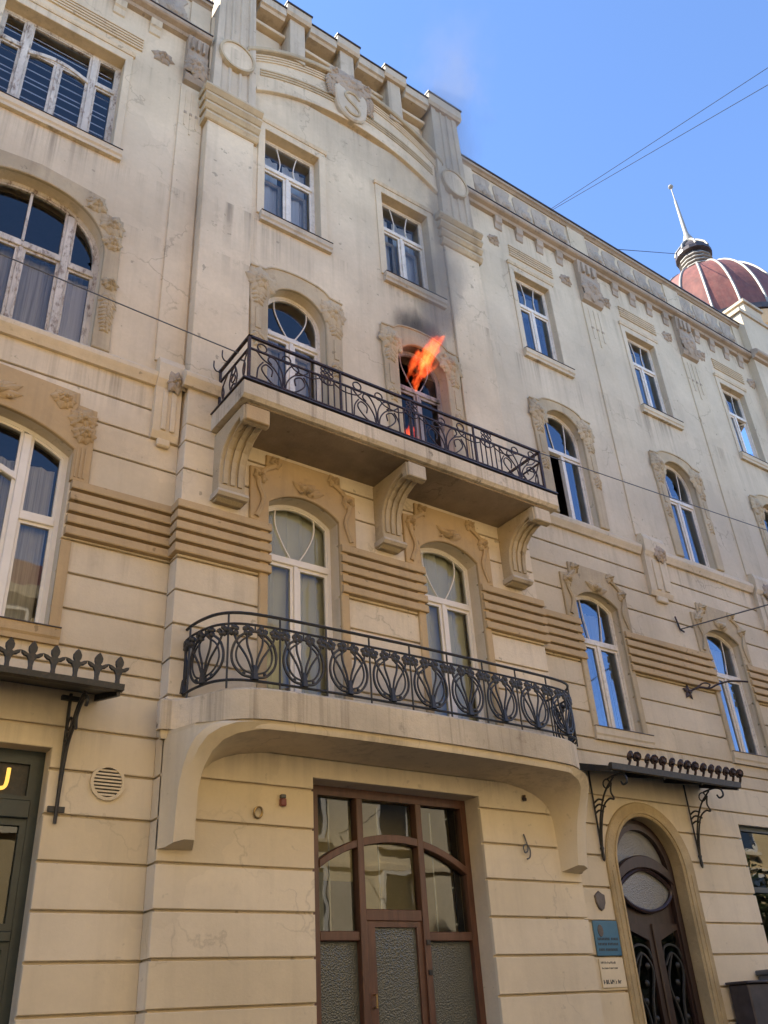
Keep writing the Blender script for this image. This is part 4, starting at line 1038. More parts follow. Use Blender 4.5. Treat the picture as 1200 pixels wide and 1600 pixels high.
def lyre(cx, w_=0.5, flip=1):
    mp = lambda u, z: (cx+u*flip, YR, z)
    h0, h1 = 9.66, 10.22
    cs = []
    for s in (-1, 1):
        cs.append([(s*0.03, h0), (s*0.06, 9.85), (s*0.18, 10.02), (s*0.34, 10.10), (s*0.44, 10.20)])
        cs.append([(s*0.02, h0), (s*0.02, 9.95), (s*0.12, 10.16), (s*0.22, 10.20), (s*0.26, 10.12), (s*0.20, 10.06)])
        cs.append([(s*0.05, h0), (s*0.22, 9.74), (s*0.36, 9.90), (s*0.30, 10.02), (s*0.19, 9.96), (s*0.20, 9.84)])
        cs.append([(s*0.44, h0), (s*0.42, 9.90), (s*0.34, 10.05)])
    cs.append([('o')]+circ(-0.36, 10.30, 0.075)); cs.append([('o')]+circ(0.05, 10.26, 0.07))
    iron_curves('scroll_panel', cs, mp, 0.0125, RL, M['iron'])
def knot(cx):
    mp = lambda u, z: (cx+u, YR-0.012, z)
    cs = []
    for i in (-1, 0, 1):
        for j in (0, 1): cs.append([('o')]+circ(i*0.075, 10.27+j*0.085, 0.034, 7))
    for s in (-1, 1):
        cs.append([(0, 10.08), (s*0.10, 10.12), (s*0.14, 10.2), (s*0.02, 10.18)])
        cs.append([(s*0.12, 10.16), (s*0.3, 10.08), (s*0.55, 10.11), (s*0.66, 10.22)])
    cs.append([('o')]+circ(0, 10.15, 0.06))
    iron_curves('knot_ornament', cs, mp, 0.011, RL, M['iron'])
for cx in (5.05, 6.72, 8.10, 9.75): lyre(cx, flip=1 if cx < 7.4 else -1)
for cx in (5.80, 7.42, 9.03): knot(cx)
for a, b in ((5.50, 6.25), (7.15, 7.68), (8.56, 9.32)):
    k = int((b-a)/0.105)
    for i in range(k+1): bar(a+(b-a)*i/k)
for x in (X0, X1):          # side panels
    mp = lambda u, z, x=x: (x, -0.72+u, z)
    cs = []
    for s in (-1, 1):
        cs.append([(s*0.02, 9.66), (s*0.12, 9.95), (s*0.04, 10.2)]); cs.append([(s*0.05, 9.66), (s*0.30, 9.78), (s*0.36, 10.02), (s*0.20, 10.20)])
        cs.append([(s*0.40, 9.66), (s*0.30, 9.92), (s*0.42, 10.20)])
    for q in (9.82, 9.98, 10.12): cs.append([('o')]+circ(0.0, q, 0.06, 7))
    iron_curves('side_panel', cs, mp, 0.0125, RL, M['iron'])
for x, y in ((4.44, -0.62), (4.44, -0.34)):     # hooks on the left side
    tube('hook', spline([(x, y, 10.36), (x-0.07, y-0.02, 10.33), (x-0.12, y-0.03, 10.38), (x-0.12, y-0.03, 10.50)], 4), 0.011, M['iron'], RL, 5)

# ------------------------------------------------------------------ lower balcony, bowed, on horseshoe brackets
LB = empty('balcony', B); LB['label'] = 'lower bowed balcony with rounded ends on curved brackets'
AXL = 7.37
def plan(off=0.0, ogee=True):
    half = [(3.90, 0.20), (3.90, 0.31), (4.05, 0.35), (4.17, 0.46), (4.28, 0.68), (4.45, 0.95), (4.75, 1.13), (5.2, 1.20), (6.2, 1.25), (AXL, 1.27)]
    P = half+[(2*AXL-x, d) for x, d in half[:-1][::-1]]
    q = [(p.x, p.y) for p in spline([(x, d, 0) for x, d in P], 5)]
    out = []
    for i, (x, d) in enumerate(q):
        a = Vector(q[max(i-1, 0)]); b = Vector(q[min(i+1, len(q)-1)]); t = (b-a).normalized(); n = Vector((-t.y, t.x))
        out.append((x+n.x*off, d+n.y*off))
    return out
def plan_solid(name, layers, mat, parent):
    bm = bmesh.new(); rows = []
    for off, z in layers:
        pl = plan(off); rows.append([bm.verts.new((x, -d, z)) for x, d in pl]+[bm.verts.new((pl[-1][0], -0.2, z)), bm.verts.new((pl[0][0], -0.2, z))])
    n = len(rows[0])
    for A, Q in zip(rows, rows[1:]):
        for i in range(n): bm.faces.new((A[i], A[(i+1) % n], Q[(i+1) % n], Q[i]))
    bm.faces.new(rows[0]); bm.faces.new(rows[-1][::-1])
    return bm_obj(name, bm, mat, parent, True)
plan_solid('slab', [(-0.03, 4.80), (0.0, 4.80), (0.0, 5.15), (-0.03, 5.18), (-0.06, 5.18)], M['slab'], LB)
plan_solid('cove', [(-0.10, 4.70), (-0.06, 4.70), (-0.045, 4.74), (-0.045, 4.80)], M['ground'], LB)
def bracket(mir):
    fx = (lambda x: 2*AXL-x) if mir else (lambda x: x)
    secs = [ # wall outer z ; mid ; front outer (x,d,z) ; front inner ; wall inner
        (3.48, (4.06, 0.33), (4.20, 0.50, 3.55), (4.325, 0.50, 3.55), (4.44, 3.48)),
        (3.85, (4.06, 0.36), (4.185, 0.54, 3.86), (4.315, 0.54, 3.86), (4.44, 3.84)),
        (4.05, (4.06, 0.40), (4.175, 0.58, 4.10), (4.305, 0.58, 4.10), (4.45, 4.06)),
        (4.25, (4.07, 0.46), (4.17, 0.67, 4.33), (4.32, 0.67, 4.31), (4.47, 4.25)),
        (4.45, (4.09, 0.52), (4.195, 0.78, 4.49), (4.36, 0.79, 4.47), (4.53, 4.40)),
        (4.58, (4.11, 0.57), (4.25, 0.89, 4.61), (4.44, 0.90, 4.58), (4.64, 4.50)),
        (4.66, (4.13, 0.62), (4.36, 0.99, 4.69), (4.57, 0.99, 4.645), (4.80, 4.58)),
        (4.73, (4.15, 0.66), (4.52, 1.07, 4.745), (4.76, 1.06, 4.69), (5.0, 4.64)),
        (4.78, (4.16, 0.70), (4.75, 1.12, 4.775), (5.0, 1.10, 4.715), (5.3, 4.69)),
        (4.79, (4.17, 0.74), (5.1, 1.16, 4.785), (5.5, 1.14, 4.725), (5.7, 4.715)),
    ]
    bm = bmesh.new(); rows = []
    for zw, md, fo, fi, wi in secs:
        mz = zw*0.45+fo[2]*0.55
        q1 = (md[0]*0.55+fo[0]*0.45-0.03, md[1]*0.5+fo[1]*0.5+0.05)
        pts = [(4.0, 0.2, zw), (4.0, 0.26, zw), (md[0], md[1], zw*0.7+mz*0.3), (q1[0], q1[1], mz), fo, fi, (wi[0], 0.2, wi[1])]
        rows.append([bm.verts.new((fx(p[0]), -p[1], p[2])) for p in pts])
    n = len(rows[0])
    for A, Q in zip(rows, rows[1:]):
        for i in range(n): bm.faces.new((A[i], A[(i+1) % n], Q[(i+1) % n], Q[i]))
    bm.faces.new(rows[0]); bm.faces.new(rows[-1][::-1])
    o = bm_obj('bracket', bm, M['ground'], LB, True)
    try: o.data.set_sharp_from_angle(angle=R(24))
    except Exception: pass
bracket(False); bracket(True)

RB = empty('balcony_railing'); tag(RB, 'black iron railing of basket motifs round the lower bowed balcony', 'railing')
def rail_curve():
    half = [(4.20, 0.24), (4.20, 0.42), (4.24, 0.64), (4.33, 0.86), (4.52, 1.01), (4.85, 1.08), (5.6, 1.12), (AXL, 1.15)]
    P = half+[(2*AXL-x, d) for x, d in half[:-1][::-1]]
    return spline([(x, -d, 0) for x, d in P], 10)
RC = rail_curve(); cum = [0.0]
for a, b in zip(RC, RC[1:]): cum.append(cum[-1]+(b-a).length)
def at(s):
    s = max(0, min(cum[-1], s))
    for i in range(len(cum)-1):
        if cum[i+1] >= s:
            t = (s-cum[i])/(cum[i+1]-cum[i]); return RC[i].lerp(RC[i+1], t)
    return RC[-1]
def along(z, s0=0, s1=None, step=0.07):
    s1 = cum[-1] if s1 is None else s1; k = int((s1-s0)/step)
    return [at(s0+(s1-s0)*i/k)+Vector((0, 0, z)) for i in range(k+1)]
for nm, z, r in (('top_rail', 6.13, 0.02), ('middle_rail', 5.985, 0.016), ('bottom_rail', 5.27, 0.017)): tube(nm, along(z), r, M['iron2'], RB, 6)
# posts: straight front pitch 0.66, first where the curve begins
smid = cum[-1]/2; pitch = 0.66; nb = int((smid-0.1)/pitch)
posts = [smid+(k+0.5)*pitch for k in range(-nb-1, nb+1) if 0 <= smid+(k+0.5)*pitch <= cum[-1]]
for s in posts:
    p = at(s); tube('post', [(p.x, p.y, 5.17), (p.x, p.y, 6.13)], 0.013, M['iron2'], RB, 6)
def basket(s0):
    mp = lambda u, z: tuple(at(s0+u)+Vector((0, 0, z)))
    bm = bmesh.new()
    def add(c, r=0.014, r1=None): bm_tube(spline([mp(u, z) for u, z in c], 5), r*1.3, 5, bm, False, r1)
    for s in (-1, 1):
        add([(s*0.02, 5.315), (s*0.15, 5.34), (s*0.255, 5.46), (s*0.28, 5.61), (s*0.23, 5.77), (s*0.12, 5.87), (-s*0.02, 5.90), (-s*0.13, 5.86)], 0.0135)
        add([(s*0.03, 5.36), (s*0.14, 5.40), (s*0.21, 5.50), (s*0.226, 5.62), (s*0.18, 5.75), (s*0.07, 5.84)], 0.010)
        add([(s*0.015, 5.36), (s*0.035, 5.54), (s*0.095, 5.72), (s*0.10, 5.86)], 0.0115)
        add([(s*0.025, 5.38), (s*0.10, 5.56), (s*0.215, 5.74), (s*0.265, 5.88)], 0.0115)
    add([(0, 5.28), (0, 5.46)], 0.045, 0.03)
    add([(0, 5.92), (0, 5.985)], 0.008)
    rg = random.Random(int(s0*100))
    for u, z in ((-0.265, 5.90), (-0.09, 5.905), (0.09, 5.905), (0.265, 5.90)):
        for q in range(5):
            a = q*math.pi*0.4+0.4+rg.uniform(-.3, .3); c = Vector(mp(u+0.042*math.cos(a), z+0.042*math.sin(a)))
            bmesh.ops.create_icosphere(bm, subdivisions=1, radius=0.042, matrix=Matrix.Translation(c)@Matrix.Diagonal((1, 0.6, 1, 1)))
    for s in (-1, 1):
        c = Vector(mp(s*0.13, 5.36)); bmesh.ops.create_icosphere(bm, subdivisions=1, radius=0.025, matrix=Matrix.Translation(c))
    bm_obj('basket_ornament', bm, M['iron2'], RB, True)
for s in posts:
    if s+pitch < cum[-1]+0.25: basket(s+pitch/2)
basket(posts[0]-pitch/2)

# ------------------------------------------------------------------ canopies
def bracket_iron(name, x, pts_list, r, parent, mat, loops=()):
    bm = bmesh.new()
    for pts in pts_list: bm_tube(spline([(x, y, z) for y, z in pts], 6), r, 6, bm)
    for y, z, rr in loops: bm_tube([(x, y+rr*math.cos(2*math.pi*i/12), z+rr*math.sin(2*math.pi*i/12)) for i in range(12)], r*0.8, 5, bm, True)
    return bm_obj(name, bm, mat, parent, True)
CL = empty('entrance_canopy'); tag(CL, 'black iron canopy with three-leaf finials above the dark green shop window', 'canopy')
xa, xb = -0.55, 3.24
profx('roof_plate', [(0.0, 5.20), (-0.78, 5.01), (-0.78, 5.03), (0.0, 5.235)], xa, xb, M['iron2'], CL)
profx('front_beam', [(-0.74, 5.0), (-0.82, 5.005), (-0.83, 5.07), (-0.78, 5.08), (-0.74, 5.06)], xa-0.02, xb+0.02, M['iron2'], CL)
for x in (xa, 0.7, 1.9, xb-0.04): profx('rafter', [(0.0, 5.12), (-0.76, 4.95), (-0.76, 5.01), (0.0, 5.20)], x, x+0.04, M['iron2'], CL)
def trefoil_mesh():
    half = [(0.0, 0.0), (0.030, 0.0), (0.026, 0.06), (0.036, 0.11), (0.062, 0.145), (0.092, 0.15), (0.128, 0.175), (0.135, 0.205), (0.088, 0.196), (0.05, 0.178), (0.034, 0.185), (0.052, 0.215), (0.054, 0.25), (0.03, 0.285), (0.0, 0.31)]
    pts = half+[(-x, z) for x, z in half[1:-1][::-1]]
    bm = bm_prism(pts, -0.014, 0.014, 0.006)
    for v in bm.verts: v.co.y -= 0.25*max(0, v.co.z-0.1)*0.5
    bmesh.ops.recalc_face_normals(bm, faces=bm.faces)
    me = bpy.data.meshes.new('finial'); bm.to_mesh(me); bm.free(); me.materials.append(M['iron2']); return me
tm = trefoil_mesh(); k = 0; x = xb-0.06
while x > xa:
    o = from_mesh('finial', tm, CL); o.location = (x, -0.80, 5.06); o.scale = (0.86, 1, 1.05); x -= 0.236
for x in (2.92, -0.2):
    bracket_iron('bracket', x, [[(-0.03, 3.72), (-0.03, 4.4), (-0.03, 5.16)], [(-0.03, 3.75), (-0.06, 4.2), (-0.16, 4.6), (-0.34, 4.9), (-0.55, 5.02)], [(-0.04, 4.0), (-0.12, 4.5), (-0.30, 4.72), (-0.36, 4.66), (-0.34, 4.8), (-0.45, 4.92), (-0.58, 4.96), (-0.66, 4.90), (-0.62, 4.84)]], 0.02, CL, M['iron2'], [(-0.11, 4.62, 0.06), (-0.12, 4.78, 0.07)])
    box('bracket_plate', x-0.09, x+0.09, -0.03, 0.0, 3.84, 3.90, M['iron2'], CL)
    box('bracket_plate', x-0.10, x+0.10, -0.05, 0.0, 5.08, 5.13, M['iron2'], CL)
CR = empty('entrance_canopy'); tag(CR, 'black iron canopy with curled finials over the arched house door', 'canopy')
xa, xb = 11.22, 14.56
profx('roof_plate', [(0.0, 5.22), (-0.76, 5.00), (-0.76, 5.02), (0.0, 5.26)], xa, xb, M['iron2'], CR)
profx('front_beam', [(-0.74, 4.96), (-0.81, 4.965), (-0.82, 5.06), (-0.77, 5.07), (-0.74, 5.04)], xa-0.02, xb+0.02, M['iron2'], CR)
for x in (xa, 12.5, 13.5, xb-0.04): profx('rafter', [(0.0, 5.14), (-0.76, 4.93), (-0.76, 5.0), (0.0, 5.22)], x, x+0.04, M['iron2'], CR)
bm = bmesh.new(); bm_tube(spline([(0, 0, 0), (0.01, -0.03, 0.06), (0, -0.06, 0.11)], 3), 0.022, 5, bm)
bm_tube([(0.06*math.cos(a), -0.06-0.03*math.sin(a), 0.165+0.055*math.sin(a)) for a in [2*math.pi*i/9 for i in range(9)]], 0.024, 5, bm, True)
bmesh.ops.create_icosphere(bm, subdivisions=1, radius=0.05, matrix=Matrix.Translation((0.0, -0.07, 0.165)))
fm = bpy.data.meshes.new('finial'); bmesh.ops.recalc_face_normals(bm, faces=bm.faces); bm.to_mesh(fm); bm.free(); fm.materials.append(M['iron'])
for i in range(15):
    o = from_mesh('finial', fm, CR); o.location = (11.62+i*0.212, -0.79, 5.04); o.rotation_euler = (0, 0, R(random.Random(i).uniform(-25, 25)))
for x in (11.53, 14.02):
    bracket_iron('bracket', x, [[(-0.03, 3.80), (-0.03, 4.4), (-0.03, 5.14)], [(-0.03, 3.84), (-0.06, 4.15), (-0.14, 4.45), (-0.30, 4.74), (-0.52, 4.93)], [(-0.04, 3.86), (-0.10, 4.2), (-0.22, 4.52), (-0.36, 4.62), (-0.46, 4.60), (-0.42, 4.72), (-0.46, 4.86)], [(-0.03, 4.62), (-0.14, 4.66), (-0.24, 4.62)], [(-0.03, 4.54), (-0.13, 4.58), (-0.26, 4.52)], [(-0.03, 4.46), (-0.12, 4.49), (-0.20, 4.45)], [(-0.40, 4.93), (-0.62, 4.95), (-0.76, 4.90), (-0.78, 4.80), (-0.70, 4.77), (-0.66, 4.83)]], 0.016, CR, M['iron2'], [(-0.36, 4.86, 0.07)])
    lathe('bracket_foot', [(0.0, 3.72), (0.018, 3.74), (0.03, 3.80), (0.022, 3.88), (0.035, 3.92), (0.015, 3.97)], 8, M['iron2'], CR, (x, -0.04, 0))

# ------------------------------------------------------------------ small things on the wall
V = empty('vent_grille'); tag(V, 'round cream vent grille with dark slots beside left shop window', 'vent')
bm = bmesh.new(); n = 28
cx, cz = 3.455, 4.205
oc = [(cx+0.20*math.cos(2*math.pi*i/n), cz+0.20*math.sin(2*math.pi*i/n)) for i in range(n)]; ic = [(cx+0.165*math.cos(2*math.pi*i/n), cz+0.165*math.sin(2*math.pi*i/n)) for i in range(n)]
bm.free(); ring('rim', oc, ic, -0.035, 0.01, M['ground'], V); prism('backing', ic, -0.004, 0.01, M['iron2'], V)
for i in range(8):
    z = cz-0.135+i*0.038; hw = math.sqrt(max(0.0, 0.165**2-(z-cz)**2)); box('slat', cx-hw, cx+hw, -0.026, -0.006, z-0.011, z+0.009, M['ground'], V)
M['blue'] = simple('blue_enamel', (0.03, 0.14, 0.24), 0.3, var=0.15, scale=3); M['bronze'] = simple('tarnished_bronze', (0.12, 0.10, 0.09), 0.45, metal=0.6, var=0.3)
M['ink'] = simple('dark_print', (0.03, 0.035, 0.04), 0.5, var=0.1); M['cream'] = simple('cream_enamel_plate', (0.70, 0.60, 0.42), 0.4, var=0.05)
P1 = empty('wall_plaque'); tag(P1, 'blue enamel plaque with oval crest and dark text beside arched door', 'plaque')
box('plate', 11.05, 11.59, -0.025, 0.0, 2.39, 2.87, M['blue'], P1, 0.006)
o = [(11.19+0.06*math.cos(2*math.pi*i/16), 2.73+0.085*math.sin(2*math.pi*i/16)) for i in range(16)]
prism('crest', o, -0.032, -0.024, M['bronze'], P1, 0.004)
for z, a, b in ((2.60, 11.10, 11.36), (2.60, 11.40, 11.54), (2.53, 11.10, 11.28), (2.53, 11.31, 11.53), (2.455, 11.10, 11.22), (2.455, 11.25, 11.50)):
    x = a; rg = random.Random(int(z*100+a))
    while x < b: q = rg.uniform(0.018, 0.034); box('print', x, min(b, x+q*0.75), -0.0275, -0.0245, z, z+0.034, M['ink'], P1); x += q+0.006
P2 = empty('wall_plaque'); tag(P2, 'cream plaque with small dark lettering below the blue plaque', 'plaque')
box('plate', 11.06, 11.585, -0.02, 0.0, 1.97, 2.355, M['cream'], P2, 0.004)
rg = random.Random(4)
for z, h, a, b, st in ((2.285, 0.03, 11.09, 11.40, 1), (2.215, 0.022, 11.10, 11.44, 1), (2.02, 0.055, 11.09, 11.46, 2)):
    x = a
    while x < b:
        q = rg.uniform(0.02, 0.034)*st*0.9; box('print', x, x+q*0.25, -0.0225, -0.0195, z, z+h*rg.choice((1, 1, .7)), M['ink'], P2)
        if rg.random() < .7: box('print', x+q*0.25, x+q*0.62, -0.0223, -0.0195, z+h*rg.choice((.0, .4, .8)), z+h*rg.choice((.0, .4, .8))+h*0.16, M['ink'], P2)
        x += q*0.85
SH = [(11.20, 3.22), (11.235, 3.25), (11.30, 3.29), (11.37, 3.25), (11.42, 3.235), (11.415, 3.12), (11.37, 3.04), (11.31, 3.005), (11.25, 3.04), (11.21, 3.12)]
o = prism('crest_plate', SH, -0.03, 0.0, M['bronze'], None, 0.01); tag(o, 'small grey shield-shaped crest plate above the blue plaque', 'plaque')
o = tube('wall_ring', [(5.24+0.055*math.cos(2*math.pi*i/12), YC-0.03-0.015*math.sin(2*math.pi*i/12), 3.96+0.062*math.sin(2*math.pi*i/12)) for i in range(12)], 0.013, M['brass'], None, 6, True); tag(o, 'small ring on the wall left of the wide glazed door', 'wall ring')
A = empty('alarm_box'); tag(A, 'little red and grey alarm box high left of the glazed door', 'alarm')
M['red'] = simple('faded_red_plastic', (0.16, 0.03, 0.02), 0.4, var=0.1)
box('housing', 5.54, 5.62, YC-0.06, YC, 4.06, 4.15, M['red'], A, 0.01); box('cover', 5.545, 5.615, YC-0.055, YC, 4.152, 4.20, M['plast'], A, 0.008)
o = tube('hanging_cable', spline([(9.62, YC-0.02, 3.98), (9.65, YC-0.04, 3.82), (9.63, YC-0.05, 3.74), (9.57, YC-0.05, 3.72), (9.56, YC-0.05, 3.80), (9.63, YC-0.05, 3.83), (9.68, YC-0.05, 3.76), (9.66, YC-0.05, 3.66), (9.60, YC-0.05, 3.63)], 5), 0.011, M['plast'], None, 5); tag(o, 'coiled grey cable end hanging right of the glazed door', 'cable')
o = lathe('wall_hook', [(0.0, 0.0), (0.03, 0.0), (0.035, 0.03), (0.02, 0.05), (0.028, 0.08), (0.0, 0.09)], 8, M['iron'], None, (9.72, YC-0.035, 4.46)); tag(o, 'tiny rusty stud under the right end of the lower balcony', 'stud')
HK = empty('lamp_bracket'); tag(HK, 'rusty lamp bracket arm with flower rosette between first floor windows', 'bracket')
bm = bmesh.new()
for q in range(5): bm_petal((14.86, -0.02, 7.02), (math.cos(q*1.257+.3), math.sin(q*1.257+.3)), 0.17, 0.09, 0.04, bm)
bm_boss((14.86, -0.03, 7.02), 0.045, 0.05, bm); bm_obj('rosette', bm, M['iron'], HK, True)
tube('arm', spline([(14.88, -0.04, 7.03), (15.05, -0.16, 7.10), (15.18, -0.30, 7.06), (15.3, -0.42, 7.12), (15.5, -0.6, 7.16), (15.75, -0.8, 7.12)], 5), 0.02, M['iron'], HK, 6)
tube('scroll', spline([(15.0, -0.12, 7.08), (15.12, -0.22, 7.18), (15.22, -0.3, 7.14), (15.16, -0.26, 7.06)], 5), 0.016, M['iron'], HK, 6)
def cable(p0, p1, sag, r, mat, label, name='cable', k=24):
    a, b = Vector(p0), Vector(p1)
    o = tube(name, [a.lerp(b, i/k)-Vector((0, 0, sag*4*(i/k)*(1-i/k))) for i in range(k+1)], r, mat, None, 5); tag(o, label, 'cable'); return o
cable((-4.0, -0.95, 10.62), (4.46, -0.9, 10.33), 0.03, 0.010, M['plast'], 'dark cable running left from upper balcony railing across the wall')
cable((10.34, -1.2, 10.44), (24, -1.25, 11.22), 0.02, 0.010, M['plast'], 'dark cable running right from the upper balcony corner')
cable((15.10, -0.02, 8.40), (15.12, -12.2, 6.88), 0.0, 0.014, M['plast'], 'cable from wall anchor going out over the street')
AN = empty('cable_anchor'); tag(AN, 'twig-like iron cable anchor left of the right first floor window', 'anchor')
for q, (dx, dz) in enumerate(((-0.12, 0.25), (0.08, -0.06), (-0.08, 0.12))): tube('prong', [(15.10, -0.02, 8.40), (15.10+dx, -0.05, 8.40+dz)], 0.018, M['iron'], AN, 5)
for i, (p0, p1, l) in enumerate((((13.83, 0.05, 20.22), (14.92, -12.6, 17.98), 'upper of two thin wires rising to the right across the sky'), ((13.86, 0.05, 20.20), (13.93, -12.6, 15.95), 'lower of two thin wires rising to the right across the sky'), ((15.6, 0.2, 20.03), (28.75, 4.0, 30.7), 'faint thin wire crossing the sky towards the dome lantern'))):
    cable(p0, p1, 0.0, 0.0075 if i < 2 else 0.012, M['wire'], l)
CB = empty('utility_cabinet'); tag(CB, 'dark grey cabinet on the pavement right of the arched door, lower one', 'cabinet')
box('body', 13.98, 14.80, -0.42, -0.04, 0.0, 1.94, M['tin'], CB, 0.02); box('lid', 13.94, 14.84, -0.46, -0.02, 1.941, 1.98, M['tin'], CB, 0.01)
C2b = empty('utility_cabinet'); tag(C2b, 'taller grey cabinet standing under the right shop window', 'cabinet')
M['cab'] = simple('slate_grey_cabinet', (0.075, 0.08, 0.085), 0.5, var=0.15)
box('body', 14.86, 15.9, -0.45, -0.04, 0.0, 2.06, M['cab'], C2b, 0.02); box('lid', 14.83, 15.93, -0.49, -0.02, 2.061, 2.14, M['cab'], C2b, 0.015); box('handle', 14.95, 15.05, -0.48, -0.45, 1.62, 1.66, M['brass'], C2b)
# ------------------------------------------------------------------ domed corner tower farther along the street
T = empty('domed_tower'); tag(T, 'corner tower with ribbed red-brown dome, white lantern and spire behind the parapet', 'tower')
TX, TY = 29.15, 4.0
M['dome'] = simple('red_brown_dome_sheet', (0.14, 0.046, 0.030), 0.55, var=0.4, scale=2.5, bump=0.3, dirt=(0.16, 0.075, 0.05), dirtamt=0.6, sc=(1, 1, 0.35))
M['zinc'] = simple('pale_zinc', (0.25, 0.23, 0.195), 0.55, metal=0.1, var=0.12, scale=3)
M['terra'] = plaster('sunlit_tower_render', (0.62, 0.42, 0.22), grime=0.2)
ZR, ZT, DR = 24.6, 29.65, 3.3
def drad(t): return max(0.42, DR*max(0.0, 1-t**2.1)**0.56)
prof = [(drad(i/16), ZR+(ZT-ZR)*i/16) for i in range(17)]
prof[-1] = (0.62, ZT)
bm = bmesh.new(); NS = 20; rings = []
for r_, z in prof: rings.append([bm.verts.new((TX+r_*math.cos(2*math.pi*(j+.5)/NS), TY+r_*math.sin(2*math.pi*(j+.5)/NS), z)) for j in range(NS)])
for A_, Q in zip(rings, rings[1:]):
    for j in range(NS): bm.faces.new((A_[j], A_[(j+1) % NS], Q[(j+1) % NS], Q[j]))
bm.faces.new(rings[-1]); bm_obj('dome', bm, M['dome'], T, False)
for j in range(NS):
    a = 2*math.pi*(j+.5)/NS
    pts = [(TX+(r_+0.01)*math.cos(a), TY+(r_+0.01)*math.sin(a), z) for r_, z in prof[:-1]]
    tube('dome_rib', pts, 0.055, M['zinc'], T, 6)
lathe('dome_rim', [(DR+0.02, ZR-0.35), (DR+0.35, ZR-0.30), (DR+0.38, ZR-0.08), (DR+0.10, ZR+0.04), (DR-0.05, ZR+0.08)], 40, M['tin'], T, (TX, TY, 0), False)
lathe('drum', [(DR+0.0, 17.0), (DR+0.0, 23.4), (DR+0.25, 23.6), (DR+0.3, 24.24), (DR, 24.25)], 32, M['terra'], T, (TX, TY, 0), False)
lathe('lantern_base', [(0.72, ZT-0.25), (0.72, ZT), (0.60, ZT+0.05), (0.60, ZT+1.0), (0.70, ZT+1.02)], 12, M['tin'], T, (TX, TY, 0), False)
for k in range(4): lathe('louvre', [(0.66, ZT+0.10+k*0.2), (0.74, ZT+0.13+k*0.2), (0.70, ZT+0.22+k*0.2), (0.60, ZT+0.24+k*0.2)], 12, M['zinc'], T, (TX, TY, 0), False)
lathe('lantern_collar', [(0.60, ZT+1.0), (0.80, ZT+1.05), (0.80, ZT+1.22), (0.66, ZT+1.30)], 16, M['tin'], T, (TX, TY, 0), False)
lathe('lantern_roof', [(0.74, ZT+1.25), (0.66, ZT+1.50), (0.42, ZT+1.78), (0.16, ZT+2.05)], 8, M['tin'], T, (TX, TY, 0), False)
for j in range(8):
    a = 2*math.pi*j/8
    tube('lantern_rib', [(TX+r_*math.cos(a), TY+r_*math.sin(a), ZT+z) for r_, z in ((0.78, 1.22), (0.70, 1.50), (0.46, 1.80), (0.18, 2.08))], 0.055, M['zinc'], T, 6)
lathe('spire', [(0.20, ZT+2.0), (0.24, ZT+2.2), (0.12, ZT+2.55), (0.10, ZT+2.7), (0.055, ZT+4.85), (0.03, ZT+4.9), (0.025, ZT+5.75)], 10, M['zinc'], T, (TX, TY, 0))
lathe('ball', [(0.0, ZT+5.68), (0.09, ZT+5.73), (0.125, ZT+5.81), (0.09, ZT+5.90), (0.0, ZT+5.94)], 12, M['zinc'], T, (TX, TY, 0))
box('tower_house', 27.6, 44, -0.2, 14, 0, 20.2, M['terra'], T)
profx('tower_house_roof', [(-0.4, 20.2), (6, 23), (14, 20.2)], 27.6, 44, M['dome'], T)

# ------------------------------------------------------------------ the other side of the street (seen in the glass, throws light back)
def house(x0, x1, h, mat, label, floors, trim):
    Hh = empty('town_house'); tag(Hh, label, 'building', 'houses on the other side of the street')
    box('wall', x0, x1, -24, -12.25, 0, h, mat, Hh)
    profx('roof', [(-12.0, h), (-17, h+3.2), (-24, h)], x0, x1, M['dome'], Hh)
    profx('cornice', [(-12.25, h-0.6), (-11.95, h-0.35), (-11.85, h-0.05), (-12.25, h-0.02)], x0, x1, trim, Hh)
    box('plinth', x0, x1, -12.25, -12.19, 0, 0.9, M['paving'], Hh)
    k = int((x1-x0)/2.9); 
    sh = None
    for f in range(floors):
        z = 1.2 if f == 0 else 1.0+f*(h-0.8)/floors
        for i in range(k):
            cx = x0+(i+0.5)*(x1-x0)/k
            o = [(cx-0.6, z), (cx+0.6, z), (cx+0.6, z+2.1), (cx-0.6, z+2.1)]
            Wn = empty('window', Hh)
            ring('frame', o, inset_poly(o, 0.1), -12.15, -12.22, M['pvc'], Wn)
            flat('pane', inset_poly(o, 0.08), -12.20, M['oppglass'], Wn)
            box('sill', cx-0.75, cx+0.75, -12.25, -12.08, z-0.12, z-0.005, trim, Wn)
        if f: box('string_course', x0, x1, -12.25, -12.17, z-0.75, z-0.6, trim, Hh)
M['oppglass'] = simple('dark_window_glass', (0.03, 0.035, 0.04), 0.08, var=0.1, spec=0.8)
M['oy'] = plaster('ochre_yellow_render', (0.74, 0.56, 0.30), streak=0.2); M['oc'] = plaster('warm_cream_render', (0.78, 0.66, 0.46), streak=0.2); M['ow'] = plaster('pale_sand_render', (0.74, 0.61, 0.42), streak=0.2)
house(-46, -12, 13.0, M['ow'], 'pale sand house across the street to the left', 4, M['oc'])
house(-12, 12.5, 12.4, M['oy'], 'ochre yellow house across the street opposite the fire', 4, M['oc'])
house(12.5, 34, 9.4, M['oc'], 'low warm cream house across the street to the right', 3, M['ow'])
house(34, 80, 9.8, M['oy'], 'long low ochre house far along the other side of the street', 3, M['oc'])
for x, z, l in ((14.92, 18.1, 'taller thin mast on the low cream house across the street'), (13.93, 16.05, 'shorter thin mast on the low cream house across the street')):
    o = tube('roof_mast', [(x, -12.65, 9.3), (x, -12.65, z)], 0.04, M['tin'], None, 8, False, 0.025); tag(o, l, 'mast', 'masts on the opposite roof')
